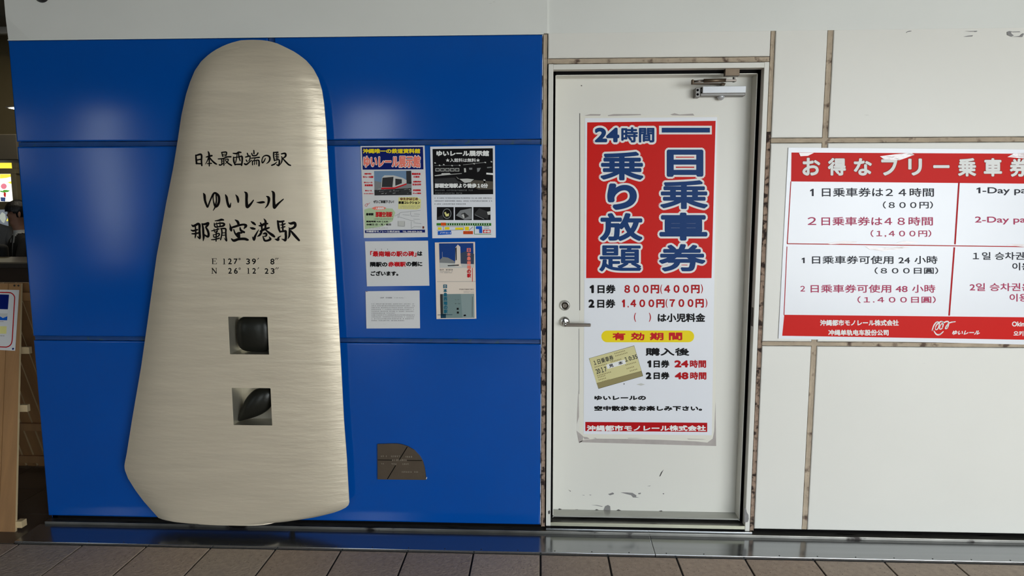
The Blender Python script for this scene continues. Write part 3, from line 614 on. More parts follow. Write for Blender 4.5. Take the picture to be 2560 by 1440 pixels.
strokes(470, 540, 17.07, (6, 14, 8), [
 [(160, 380, 36), (220, 430, 80), (330, 385, 84), (430, 335, 92), (490, 390, 92), (490, 560, 82), (500, 760, 82), (508, 900, 80), (498, 965, 50), (440, 910, 50), (385, 860, 14)], [(312, 440, 50), (325, 600, 54), (330, 760, 60), (312, 880, 50), (305, 950, 22)], [(130, 600, 36), (230, 632, 74), (400, 582, 60)], [(165, 757, 40), (280, 757, 62), (450, 722, 60)],
 [(600, 325, 40), (640, 500, 74), (655, 750, 80), (668, 900, 80), (650, 1060, 26)], [(610, 352, 60), (740, 345, 84), (858, 310, 96), (825, 410, 84), (765, 480, 60), (840, 620, 84), (880, 780, 84), (852, 875, 90), (760, 845, 60), (690, 790, 50)],
 [(1150, 205, 28), (1300, 190, 62), (1430, 158, 84), (1520, 172, 50)], [(1120, 300, 28), (1130, 400, 50), (1180, 470, 54), (1350, 452, 54), (1500, 420, 74), (1548, 350, 76), (1470, 305, 64), (1300, 315, 50), (1130, 352, 36)], [(1210, 280, 22), (1250, 450, 44)], [(1362, 245, 22), (1370, 440, 52)],
 [(1010, 637, 38), (1150, 602, 46), (1320, 552, 52)], [(1110, 552, 28), (1135, 680, 38), (1250, 672, 40)], [(1252, 525, 40), (1252, 670, 40)], [(1212, 665, 60), (1205, 800, 50), (1198, 1070, 46)], [(1075, 790, 28), (1110, 900, 46), (1250, 882, 46), (1328, 820, 54), (1318, 745, 54), (1200, 772, 40), (1085, 812, 30)], [(1000, 1010, 36), (1130, 1002, 52), (1335, 947, 52)],
 [(1400, 530, 44), (1442, 620, 58), (1440, 800, 52), (1390, 1010, 50)], [(1410, 542, 50), (1600, 545, 62), (1612, 700, 62), (1622, 900, 62), (1642, 1055, 60), (1550, 950, 20)], [(1450, 725, 36), (1600, 720, 36)], [(1450, 822, 36), (1610, 817, 36)],
 [(2010, 165, 30), (2105, 230, 92), (2150, 320, 94), (2150, 390, 70)], [(1775, 320, 18), (1810, 450, 62), (1832, 560, 112), (1850, 635, 56)], [(1830, 500, 50), (1950, 470, 80), (2200, 392, 82), (2380, 365, 76), (2470, 415, 110), (2420, 500, 62), (2380, 550, 14)], [(1950, 575, 36), (2010, 740, 64), (2130, 860, 104), (2185, 925, 80)], [(2220, 495, 46), (2260, 620, 84), (2395, 692, 80)], [(2060, 775, 50), (2160, 722, 74), (2300, 722, 52)], [(2172, 760, 92), (2180, 940, 92)], [(1855, 975, 44), (1960, 1050, 100), (2150, 990, 94), (2400, 975, 100), (2520, 1010, 90), (2570, 1022, 50)]])
strokes(610, 540, 17.07, (12, 10), [
 [(300, 235, 28), (400, 302, 92), (480, 368, 58)], [(270, 500, 36), (360, 530, 92), (460, 548, 68)], [(640, 570, 12), (560, 700, 50), (475, 860, 82), (432, 980, 106), (430, 1035, 50)], [(350, 885, 16), (410, 985, 90)], [(700, 292, 46), (750, 400, 72), (760, 560, 60)], [(850, 120, 26), (918, 230, 82), (915, 400, 80), (905, 560, 60)], [(645, 415, 46), (760, 402, 92), (880, 332, 82), (1005, 327, 60)], [(700, 650, 60), (860, 572, 92), (1070, 502, 60)], [(760, 600, 72), (730, 720, 82), (660, 820, 80), (560, 880, 14)], [(935, 602, 50), (1080, 722, 84), (1220, 822, 102), (1295, 882, 70)], [(812, 762, 36), (900, 742, 84), (960, 765, 72), (940, 850, 62), (830, 872, 26)], [(800, 862, 26), (840, 960, 62), (885, 1048, 74), (1000, 1050, 74), (1125, 985, 90), (1070, 885, 24)],
 [(1430, 202, 46), (1460, 350, 82), (1490, 550, 82), (1540, 680, 60)], [(1440, 232, 72), (1560, 242, 72), (1700, 217, 60)], [(1640, 262, 60), (1652, 450, 62), (1662, 640, 62)], [(1550, 387, 26), (1650, 372, 52), (1750, 332, 52)], [(1570, 512, 26), (1740, 457, 52)], [(1540, 672, 60), (1680, 652, 72), (1778, 650, 84), (1782, 760, 92), (1790, 900, 92), (1760, 1035, 92), (1690, 1010, 60), (1600, 980, 14)], [(1310, 985, 18), (1448, 1010, 108), (1472, 920, 60), (1580, 852, 16)], [(1900, 290, 34), (2000, 322, 92), (2130, 292, 104), (2180, 335, 104), (2180, 440, 92), (2060, 530, 82), (1960, 542, 60), (1910, 482, 16)], [(1935, 560, 50), (1945, 700, 82), (1932, 850, 72), (1870, 980, 12)], [(1995, 622, 50), (2100, 760, 92), (2250, 930, 94), (2350, 1038, 72)]])
ik.view(520, 635, 13.47)
for ch, x0, y0, x1, y1 in (('2', 675, 150, 800, 345), ('7', 865, 155, 995, 340), ('3', 1285, 155, 1412, 350), ('9', 1480, 155, 1612, 350), ('8', 2100, 158, 2236, 352), ('2', 680, 470, 802, 662), ('6', 875, 470, 1000, 665), ('2', 1495, 475, 1615, 662), ('2', 1910, 480, 2036, 668), ('3', 2110, 480, 2240, 672)):
    ik.text(ch, x0, y0, x1, y1, BRUSHK, 5, 0)
for x, y in ((1062, 170), (1066, 492)): ik.brush([(x + 26 * math.cos(a * PI / 6), y + 28 * math.sin(a * PI / 6), 16) for a in range(13)], BRUSHK, 0)
for x, y in ((1700, 140), (1706, 460), (2300, 140), (2358, 140), (2308, 462), (2366, 462)): ik.brush([(x, y, 26), (x - 42, y + 62, 6)], BRUSHK, 0)
for x, yt, yb_ in ((545, 160, 340), (1362, 480, 660)): ik.brush([(x, yt, 30), (x, yb_, 30)], BRUSHK, 0, smooth=False); ik.line([(x - 42, yb_), (x + 42, yb_)], 14, BRUSHK, .2, 'lettering'); ik.line([(x - 38, yt + 14), (x, yt)], 14, BRUSHK, .2, 'lettering')
ik.line([(160, 155), (160, 335)], 32, BRUSHK, 0, 'lettering'); ik.line([(118, 155), (290, 155)], 13, BRUSHK, .2, 'lettering'); ik.line([(284, 150), (290, 190)], 13, BRUSHK, .1, 'lettering'); ik.line([(130, 335), (290, 335)], 13, BRUSHK, .2, 'lettering'); ik.line([(298, 290), (284, 340)], 15, BRUSHK, .1, 'lettering'); ik.line([(160, 240), (245, 240)], 13, BRUSHK, .2, 'lettering'); ik.line([(242, 215), (242, 265)], 13, BRUSHK, .1, 'lettering')
ik.line([(148, 480), (148, 655)], 18, BRUSHK, 0, 'lettering'); ik.line([(140, 478), (280, 655)], 34, BRUSHK, .2, 'lettering'); ik.line([(280, 478), (280, 655)], 18, BRUSHK, .1, 'lettering'); ik.line([(116, 478), (170, 478)], 12, BRUSHK, .3, 'lettering'); ik.line([(250, 478), (302, 478)], 12, BRUSHK, .3, 'lettering'); ik.line([(118, 655), (180, 655)], 12, BRUSHK, .3, 'lettering')
ik.finish()
# ------------------------------------------------------------------ notices on the blue wall
PY = -0.0062
def notice(quad, m, label, cat='poster', name='poster', Y=PY, th=0.0012):
    o = sheet(name, quad, Y, th, m); tag(o, label, cat); return o
Z4 = (880, 340, 5.539); Z5 = (880, 590, 5.539)
# 1: colour poster of the railway museum
p = notice(zq(*Z4, [(118, 140), (1005, 132), (1022, 620), (1050, 1400), (165, 1412)]), PGREY, 'laminated museum poster with blue headline band and a train photo'); ik = Ink(p, PY); ik.view(*Z4)
ik.poly([(135, 156), (983, 150), (990, 462), (148, 466)], DBLU, 0); ik.text('沖縄唯一の鉄道資料館', 150, 175, 945, 242, YEL, 3.5)
ik.text('ゆいレール展示館', 152, 262, 953, 445, WINK, 11, 1); ik.text('ゆいレール展示館', 160, 270, 946, 437, PINK, 6, 2)
ik.poly([(305, 484), (820, 480), (826, 818), (312, 824)], SKY, 0, 'photo'); ik.poly([(750, 484), (820, 482), (824, 660), (755, 660)], DGR, 1, 'photo'); ik.poly([(310, 620), (400, 640), (600, 720), (825, 640), (826, 818), (312, 824)], GRY, 1, 'photo')
ik.poly([(415, 575), (450, 545), (575, 545), (700, 580), (755, 610), (755, 668), (600, 718), (408, 738), (405, 700)], LGR, 2, 'photo'); ik.poly([(422, 578), (575, 565), (560, 708), (412, 708)], DGR, 3, 'photo'); ik.poly([(600, 590), (690, 600), (690, 655), (600, 690)], DGR, 3, 'photo')
ik.poly([(405, 715), (590, 710), (755, 655), (758, 672), (592, 732), (405, 738)], REDT, 3, 'photo'); ik.poly([(310, 748), (820, 720), (826, 818), (312, 824)], DGR, 1.5, 'photo')
for q in range(26): x, y = random.uniform(320, 800), random.uniform(735, 805); ik.line([(x, y), (x + random.uniform(10, 50), y - random.uniform(0, 14))], 5, random.choice((LGR, GRY, KINK)), 2.2, 'photo')
for s, a, b, c, d in (('映像で見る', 175, 512, 268, 535), ('ゆいレール沿線', 152, 552, 296, 582), ('ゆいレール', 165, 632, 285, 655), ('鉄道模型', 175, 668, 288, 697), ('ゆいレール', 182, 745, 275, 768), ('ペーパークラフト', 162, 790, 298, 808), ('戦前鉄道', 828, 510, 950, 540), ('の歴史', 850, 552, 938, 578), ('全国各地の', 845, 620, 958, 645), ('記念切符', 838, 657, 958, 685), ('鉄道模型', 845, 738, 952, 765), ('グッズ販売', 840, 782, 955, 805)): ik.text(s, a, b, c, d, REDT, 1.8)
ik.text('ぜひご来館下さい！', 295, 888, 580, 932, KINK, 1.5); ik.poly([(645, 850), (900, 845), (955, 880), (950, 1000), (900, 1018), (640, 1010)], PYEL, 0); ik.text('ゆたかはじめ', 668, 852, 915, 892, BRN, 2.5); ik.text('鉄道コレクション', 643, 902, 942, 942, KINK, 2.5)
ik.scribble(670, 965, 940, 14, GRY); ik.scribble(670, 990, 930, 12, GRY)
ik.brush([(185, 950, 5), (215, 935, 5), (205, 975, 5), (180, 965, 5), (185, 950, 5)], REDT, 1, 'print'); ik.line([(210, 955), (248, 925)], 5, REDT)
ik.poly([(168, 1020), (230, 1000), (330, 995), (560, 1005), (600, 1060), (560, 1180), (430, 1250), (180, 1290)], PGRN, 0)
ik.poly([(270, 1000), (320, 978), (430, 978), (475, 995), (440, 1022), (320, 1025)], PINK, 1); ik.text('入館無料', 325, 985, 445, 1018, WINK, 1.5, 2)
ik.text('最寄駅', 193, 1066, 300, 1102, KINK, 2.5); ik.text('那覇空港駅', 325, 1048, 560, 1124, REDT, 3); ik.scribble(300, 1142, 575, 16, DGR); ik.text('開館時間 9:30-16:30', 198, 1172, 500, 1197, KINK, 1.5); ik.text('休館日 日・月・祝日', 198, 1212, 540, 1240, KINK, 1.5); ik.scribble(240, 1268, 500, 12, GRY)
for L in ([(590, 1110), (640, 1085), (670, 1060), (760, 1050), (950, 1030)], [(640, 1085), (635, 1130), (650, 1125)], [(660, 1070), (650, 1120), (800, 1165), (870, 1180)], [(815, 1050), (810, 1080), (820, 1110), (930, 1110)], [(700, 1090), (800, 1095)], [(860, 1080), (940, 1085)], [(820, 1180), (820, 1280), (870, 1250)], [(850, 1200), (960, 1215)], [(870, 1255), (960, 1260)], [(850, 1150), (940, 1155)]): ik.line(L, 4, GRY)
ik.rect(630, 1175, 735, 1255, LGR, .5); ik.line([(640, 1180), (640, 1245), (725, 1250), (728, 1185)], 4, GRY, 1.2); ik.rect(975, 1250, 1000, 1282, BRN, .5)
ik.poly([(178, 1306), (1012, 1297), (1012, 1337), (180, 1345)], DBLU, 0); ik.text('沖縄都市モノレール株式会社　TEL 098-859-2630', 195, 1310, 970, 1335, WINK, .8, 1)
ik.finish()
# 2: black and white notice
p = notice(zq(*Z4, [(1083, 148), (1978, 135), (1992, 1408), (1112, 1416)]), PAPER, 'museum notice with a black photo block above a small coloured map'); ik = Ink(p, PY); ik.view(*Z4)
ik.poly([(1115, 180), (1950, 170), (1955, 806), (1128, 812)], KINK, 0, 'photo'); ik.text('ゆいレール展示館', 1168, 200, 1898, 280, WINK, 5, 3); ik.text('★入館料は無料★', 1298, 308, 1772, 362, WINK, 1.2, 3)
for q in range(5): x = 1155 + q * 68; ik.rect(x, 446, x + 58, 490, LGR, 1, 'photo'); ik.rect(x + 7, 453, x + 51, 483, DGR, 1.5, 'photo')
for pts, m in (([(1140, 545), (1240, 530), (1240, 515), (1350, 512), (1370, 528), (1520, 515), (1520, 522), (1150, 556)], LGR), ([(1440, 560), (1470, 595), (1600, 590), (1690, 600), (1640, 640), (1560, 650), (1500, 610)], LGR), ([(1860, 508), (1955, 515), (1955, 540), (1860, 532)], WINK), ([(1140, 590), (1420, 575), (1460, 620), (1560, 655), (1400, 650), (1150, 660)], DGR), ([(1640, 640), (1700, 610), (1950, 630), (1955, 740), (1750, 740), (1600, 665)], mat('photo_brown_grey', (84, 78, 68), .35)), ([(1820, 600), (1848, 605), (1845, 650), (1822, 645)], LGR), ([(1550, 445), (1575, 445), (1580, 500), (1555, 505)], LGR), ([(1620, 440), (1665, 440), (1665, 465), (1625, 468)], GRY), ([(1730, 445), (1785, 440), (1760, 490), (1735, 500)], GRY), ([(1870, 430), (1935, 425), (1935, 440), (1870, 445)], GRY)): ik.poly(pts, m, 1, 'photo')
ik.line([(1140, 410), (1490, 405)], 4, GRY, 1, 'photo'); ik.line([(1540, 400), (1690, 382), (1845, 365)], 4, LGR, 1, 'photo')
for x, y in ((1150, 372), (1212, 405), (1270, 395), (1385, 408), (1490, 405), (1690, 382), (1845, 365), (1930, 355)): ik.brush([(x - 3, y, 16), (x + 3, y + 2, 16), (x + 6, y + 4, 14)], LGR, 2, 'photo')
ik.text('那覇空港駅より徒歩10分', 1146, 655, 1884, 720, WINK, 4, 3); ik.scribble(1150, 742, 1680, 20, GRY, 3); ik.scribble(1150, 782, 1530, 20, GRY, 3)
ik.scribble(1142, 852, 1945, 16, DGR); ik.scribble(1142, 892, 1945, 16, DGR); ik.scribble(1142, 934, 1580, 16, DGR)
for x0, x1 in ((1175, 1408), (1425, 1660), (1680, 1918)): ik.rect(x0, 984, x1, 1164, KINK, 0, 'photo')
ik.brush([(1315 + 56 * math.cos(a * PI / 8), 1075 + 66 * math.sin(a * PI / 8), 11) for a in range(17)], GRY, 1, 'photo'); ik.poly([(1275, 1060), (1300, 1050), (1310, 1080), (1345, 1070), (1340, 1110), (1300, 1115)], PYEL, 1, 'photo'); ik.poly([(1180, 1130), (1250, 1090), (1270, 1160), (1180, 1162)], DGR, .5, 'photo')
ik.poly([(1440, 1100), (1500, 1030), (1650, 1000), (1655, 1150), (1560, 1160)], GRY, 1, 'photo'); ik.poly([(1510, 1080), (1560, 1060), (1620, 1110), (1560, 1140)], DGR, 1.5, 'photo'); ik.poly([(1520, 1090), (1545, 1080), (1560, 1130), (1540, 1135)], LGR, 2, 'photo')
ik.poly([(1690, 1080), (1760, 1000), (1910, 1060), (1880, 1150), (1820, 1130)], DGR, 1, 'photo'); ik.poly([(1870, 1050), (1918, 1040), (1915, 1090), (1880, 1090)], LGR, 1.5, 'photo'); ik.line([(1700, 1090), (1830, 1150)], 8, GRY, 2, 'photo')
ik.rect(1170, 1206, 1928, 1240, GRN, 0, 'map')
for q in range(38): ik.rect(1312 + q * 16, 1212, 1320 + q * 16, 1234, KINK if q % 2 else WINK, 1, 'map')
ik.rect(1230, 1200, 1300, 1242, ORG, 1.5, 'map'); ik.line([(1175, 1252), (1550, 1255)], 4, DGR, 1, 'map'); ik.line([(1265, 1245), (1268, 1305)], 4, DGR, 1, 'map'); ik.line([(1175, 1306), (1545, 1300), (1548, 1258)], 4, DGR, 1, 'map')
for a in ((1190, 1264, 1240, 1298), (1285, 1262, 1350, 1296), (1430, 1268, 1540, 1298), (1565, 1255, 1620, 1308)): ik.rect(*a, YEL, .5, 'map')
ik.poly([(1188, 1318), (1372, 1308), (1378, 1362), (1188, 1372)], BBLU, .5, 'map'); ik.rect(1540, 1316, 1675, 1360, ORG, .5, 'map'); ik.scribble(1550, 1322, 1670, 15, BRN); ik.scribble(1550, 1342, 1670, 15, BRN); ik.scribble(1200, 1330, 1370, 22, WINK)
ik.line([(1620, 1308), (1675, 1255)], 5, DGR, 1, 'map'); ik.line([(1928, 1240), (1695, 1240), (1695, 1360), (1928, 1360)], 7, GRN, 1, 'map'); ik.poly([(1715, 1250), (1800, 1248), (1805, 1345), (1762, 1345), (1760, 1290), (1715, 1288)], BBLU, 1, 'map'); ik.rect(1815, 1298, 1920, 1344, RED, 1, 'map'); ik.text('赤嶺', 1825, 1305, 1912, 1338, WINK, 1.5, 2); ik.line([(1825, 1255), (1900, 1253)], 5, DGR, 1, 'map'); ik.line([(1825, 1280), (1900, 1278)], 5, DGR, 1, 'map')
ik.finish()
# 3: white card
p = notice(zq(*Z5, [(180, 74), (1052, 65), (1072, 688), (207, 697)]), PGREY, 'white card with three lines of red and black lettering', 'notice', 'notice_card'); ik = Ink(p, PY); ik.view(*Z5)
ik.text('「最南端の駅の碑」', 252, 208, 893, 286, REDT, 3.5); ik.text('は', 905, 212, 975, 276, KINK, 4); ik.text('隣駅の', 250, 358, 490, 428, KINK, 4); ik.text('赤嶺駅', 500, 355, 745, 426, REDT, 4); ik.text('の側に', 750, 352, 975, 422, KINK, 4); ik.text('ございます。', 258, 484, 642, 552, KINK, 4)
for x in (325, 410, 493): ik.rect(x - 4, 178, x + 4, 187, KINK, 1, 'small_print')
ik.finish()
# 4: typed sheet
p = notice(zq(*Z5, [(187, 765), (935, 755), (942, 1278), (200, 1281)]), PGREY, 'small white typed sheet below the red and black lettered card', 'notice', 'notice_sheet'); ik = Ink(p, PY); ik.view(*Z5)
ik.scribble(392, 846, 560, 18, DGR); ik.scribble(590, 850, 720, 12, GRY)
for q in range(10): ik.scribble(270 if q != 5 else 270, 934 + q * 25.6, (865 if q not in (5, 9) else (600 if q == 5 else 730)), 14, mat('typed_ink', (84, 82, 80), .6), 1, 'small_print', .45)
ik.scribble(430, 1214, 470, 9, LGR); ik.poly([(187, 765), (225, 768), (200, 775)], BRN, 1, 'tape_mark'); ik.finish()
# 5: tall card with two photos
p = notice(zq(*Z5, [(1147, 90), (1703, 82), (1722, 1145), (1170, 1150)]), PCREAM, 'tall cream card with a monument photo at the top and another at the bottom'); ik = Ink(p, PY); ik.view(*Z5)
ik.poly([(1205, 102), (1680, 98), (1688, 438), (1215, 442)], DSKY, 0, 'photo'); ik.poly([(1213, 370), (1686, 390), (1688, 438), (1215, 442)], LGR, 1, 'photo'); ik.poly([(1215, 330), (1260, 290), (1330, 300), (1420, 350), (1420, 395), (1215, 380)], GRY, .8, 'photo'); ik.poly([(1500, 240), (1580, 210), (1690, 250), (1688, 390), (1510, 395)], mat('photo_slate', (60, 72, 92), .35), .8, 'photo')
ik.poly([(1432, 160), (1465, 118), (1500, 150), (1505, 385), (1520, 425), (1420, 420), (1430, 330)], PCREAM, 2, 'photo'); ik.poly([(1432, 170), (1448, 150), (1450, 330), (1436, 345)], KINK, 2.5, 'photo'); ik.line([(1250, 220), (1252, 300)], 3, LGR, 1.2, 'photo'); ik.poly([(1320, 405), (1480, 395), (1480, 412), (1330, 418)], DGR, 2.2, 'photo')
vt = list('日本最南端の駅')
for q, ch in enumerate(vt): ik.text(ch, 1590 + q * .8, 168 + q * 59, 1644 + q * .8, 222 + q * 59, PINK if q < 5 else REDT, 2.5, 3.5)
ik.line([(1668, 440), (1668, 634)], 8, REDT); ik.line([(1175, 632), (1710, 630)], 4, GRY); ik.scribble(1215, 458, 1418, 20, KINK); ik.scribble(1218, 487, 1395, 10, GRY); ik.scribble(1218, 504, 1390, 10, GRY)
for q, ch in enumerate('日本最西端の駅'): ik.text(ch, 1265 + q * 1.2, 672 + q * 58, 1316 + q * 1.2, 724 + q * 58, TEALT, 3, 3.5)
ik.poly([(1220, 805), (1692, 800), (1696, 1134), (1228, 1138)], TEAL, 0, 'photo'); ik.poly([(1220, 805), (1255, 804), (1262, 1136), (1228, 1138)], DGR, 1, 'photo'); ik.poly([(1505, 802), (1692, 800), (1696, 1134), (1530, 1136)], mat('photo_pale_teal', (136, 152, 150), .35), .5, 'photo')
ik.rect(1450, 995, 1478, 1022, KINK, 2, 'photo'); ik.rect(1452, 1046, 1480, 1074, KINK, 2, 'photo'); ik.scribble(1425, 876, 1490, 9, DGR, 2); ik.scribble(1425, 930, 1498, 13, DGR, 2); ik.poly([(1545, 1092), (1572, 1085), (1582, 1108), (1547, 1112)], KINK, 2, 'photo'); ik.line([(1668, 840), (1664, 1120)], 5, DGR, 2, 'photo')
ik.scribble(1485, 730, 1690, 18, KINK); ik.scribble(1545, 762, 1688, 9, GRY); ik.scribble(1545, 779, 1688, 9, GRY); ik.line([(1185, 1092), (1390, 1090)], 7, mat('photo_dark_teal', (24, 60, 80), .4), 4); ik.rect(1232, 1080, 1300, 1136, mat('photo_dark_teal', (24, 60, 80), .4), 4)
ik.finish()
# plaque
pts = [(242, 315), (600, 302), (760, 304), (870, 322), (1020, 372), (1180, 462), (1330, 620), (1410, 760), (1450, 900), (1480, 1080), (1492, 1232), (860, 1226), (246, 1218)]
p = sheet('plaque', zq(920, 1080, 10.28, pts), -0.0115, 0.008, BRONZE); tag(p, 'small dark bronze plaque with a quarter-round corner low on the blue wall', 'plaque')
ik = Ink(p, -0.0115); ik.view(920, 1080, 10.28); ik.line([(250, 718), (620, 724)], 16, BLACK, 1, 'engraved_line'); ik.line([(980, 730), (1390, 734)], 16, BLACK, 1, 'engraved_line'); ik.line([(1010, 380), (800, 720)], 20, BLACK, 1, 'engraved_line'); ik.line([(710, 860), (497, 1212)], 20, BLACK, 1, 'engraved_line')
PL = mat('plaque_lettering', (148, 138, 122), .5)
for a in ((335, 605, 400, 40), (460, 605, 490, 40), (590, 605, 840, 42), (960, 618, 1140, 40), (620, 700, 1000, 48), (335, 800, 400, 40), (600, 800, 770, 42), (880, 805, 1060, 40), (870, 1010, 1310, 36)): ik.scribble(a[0], a[1], a[2], a[3], PL, 1, 'small_print', .35)
ik.finish()
bm = bmesh.new(); x, z = W(1066, 1196, -0.008)
for dx, dz in ((0, 0), (.002, .004), (-.012, -.002)): add_sphere(bm, (x + dx, -0.009, z + dz), (.0016, .001, .003), 8)
o = bm_obj('paint_flake', bm, WINK, p)
# ------------------------------------------------------------------ poster on the door
DY = LY - 0.0016
old = sheet('old_sheet', [(1450, 289), (1797, 287), (1787, 1108), (1448, 1100)], LY - .0006, .0005, OLDP, leaf); old['label'] = 'old cream backing sheet with torn grey tape edges'
ik = Ink(leaf, LY - .0006, lift=.0003); ik.view(1440, 690, 3.35)
for pts in ([(22, 1392), (60, 1375), (180, 1362), (420, 1365), (700, 1372), (1000, 1385), (1100, 1395), (1145, 1362), (1158, 1300), (1168, 1050), (1174, 1424)], [(5, 1296), (38, 1322), (62, 1345), (55, 1380), (28, 1402), (20, 1372)], [(20, 950), (24, 1180), (8, 1238), (10, 1180)], [(60, 1345), (95, 1350), (115, 1365), (70, 1368)], [(140, 1358), (165, 1355), (175, 1364)], [(430, 1357), (500, 1357), (560, 1361), (440, 1361)], [(930, 1362), (1060, 1366), (1090, 1370), (940, 1368)]): ik.poly(pts, ADH, .3, 'torn_tape')
ik.finish()
dp = sheet('poster', [(1462.3, 295.5), (1793, 293), (1779.5, 1088), (1459, 1085)], DY, .0008, PAPER); tag(dp, 'tall red and white ticket price poster on the cream door', 'poster')
ik = Ink(dp, DY, lift=.0004); ik.view(1440, 280, 3.429)
ik.poly([(96, 89), (1197, 76), (1162, 1424), (87, 1424)], RED, 0, 'red_field')
J = [('24', 160, 134, 372, 260, 9, 18), ('時間', 388, 130, 672, 262, 5, 18), ('日', 778, 322, 1092, 556, 13, 17), ('乗', 720, 585, 1132, 832, 9, 17), ('車', 715, 862, 1127, 1103, 12, 17), ('券', 710, 1132, 1112, 1368, 9, 17), ('乗', 208, 340, 580, 586, 9, 17), ('り', 268, 612, 522, 840, 15, 17), ('放', 203, 866, 572, 1106, 10, 17), ('題', 198, 1143, 562, 1368, 6, 17)]
for s, a, b, c, d, bo, ol in J: ik.text(s, a - ol, b - ol, c + ol, d + ol, WINK, bo + ol, 1)
ik.rect(712, 118, 1164, 192, WINK, 1, 'lettering'); ik.rect(735, 135, 1148, 176, NAVY, 2.5, 'lettering')
for s, a, b, c, d, bo, ol in J: ik.text(s, a, b, c, d, NAVY, bo, 2.5)
ik.view(1440, 690, 3.35)
for s, a, b, c, d, m, bo in (('1', 115, 75, 150, 144, KINK, 5), ('日券', 180, 72, 332, 146, KINK, 3.2), ('８００円', 405, 74, 697, 147, DRED, 3.4), ('(', 706, 72, 722, 150, DRED, .8), ('４００円', 738, 74, 1036, 146, DRED, 3.4), (')', 1046, 70, 1063, 146, DRED, .8),
    ('2', 104, 196, 155, 266, KINK, 5), ('日券', 178, 194, 330, 268, KINK, 3), ('1', 385, 196, 410, 262, DRED, 4), ('.', 432, 250, 442, 264, DRED, 1), ('４００円', 455, 195, 742, 266, DRED, 3.4), ('(', 751, 192, 767, 266, DRED, .8), ('７００円', 783, 192, 1071, 265, DRED, 3.4), (')', 1084, 190, 1100, 264, DRED, .8),
    ('(', 486, 308, 503, 384, DRED, .8), (')', 610, 308, 628, 384, DRED, .8), ('は小児料金', 684, 312, 1083, 386, KINK, 3.2), ('購入後', 582, 602, 950, 668, KINK, 3),
    ('1', 597, 706, 630, 766, KINK, 5), ('日券', 650, 704, 783, 768, KINK, 3), ('24', 824, 706, 942, 766, DRED, 4.5), ('時間', 954, 704, 1090, 769, DRED, 2.4), ('2', 584, 806, 632, 864, KINK, 5), ('日券', 650, 804, 783, 866, KINK, 3), ('48', 827, 806, 942, 866, DRED, 4.5), ('時間', 956, 804, 1092, 868, DRED, 2.4),
    ('ゆいレールの', 154, 1002, 586, 1040, KINK, 3), ('空中散歩をお楽しみ下さい。', 153, 1087, 1056, 1130, KINK, 3)): ik.text(s, a, b, c, d, m, bo, 1)
pill = [(212 + 49 + 49 * math.cos(a), 506 - 49 * math.sin(a)) for a in [PI / 2 + i * PI / 14 for i in range(15)]] + [(990 - 49 + 49 * math.cos(a), 506 - 49 * math.sin(a)) for a in [-PI / 2 + i * PI / 14 for i in range(15)]]
ik.poly(pill, YEL, 0, 'yellow_field')
for ch, a, c in (('有', 305, 414), ('効', 460, 573), ('期', 618, 733), ('間', 778, 890)): ik.text(ch, a, 474, c, 538, REDT, 3.2, 1)
ik.poly([(108, 690), (487, 582), (562, 838), (188, 945)], KINK, 0, 'ticket_picture'); ik.poly([(111, 691), (486, 585), (548, 795), (172, 897)], TICK, 1, 'ticket_picture'); ik.poly([(172, 898), (548, 797), (559, 837), (189, 942)], TICKD, 1, 'ticket_picture')
def tq(u0, v0, u1, v1):
    def f(u, v): return (108 + u * 379 + v * 80, 690 - u * 108 + v * 255)
    return [f(u0, v0), f(u1, v0), f(u1, v1), f(u0, v1)]
ik.text('1日乗車券', 0, 0, 0, 0, DGR, .8, 2, tq(.07, .10, .50, .26)); ik.text('10:35', 0, 0, 0, 0, DGR, .8, 2, tq(.72, .28, .99, .42)); ik.text('2017', 0, 0, 0, 0, DGR, .8, 2, tq(.06, .38, .29, .54)); ik.poly(tq(.31, .34, .72, .48), WINK, 2, 'ticket_picture'); ik.text('見　本', 0, 0, 0, 0, KINK, 1, 3, tq(.36, .36, .66, .46))
for u, v, L in ((.55, .06, .25), (.55, .14, .3), (.06, .30, .3), (.42, .28, .25), (.06, .58, .35), (.7, .50, .25), (.06, .64, .2), (.7, .62, .2), (.75, .72, .2), (.12, .80, .2), (.06, .72, .2)):
    for k in range(int(L / .035)): ik.poly(tq(u + k * .035, v, u + k * .035 + .02, v + .035), TICKD, 2, 'small_print')
ik.poly([(78, 1222), (1099, 1229), (1099, 1306), (78, 1298)], DRED, 0, 'footer_field#1'); ik.text('沖縄都市モノレール株式会社', 90, 1250, 1088, 1299, WINK, 2.6, 1, quad=None)
ik.poly([(400, 897), (408, 903), (404, 910), (398, 908)], DGR, 1, 'stain'); ik.poly([(505, 908), (545, 898), (578, 908), (545, 918)], LGR, 1, 'stain'); ik.finish()
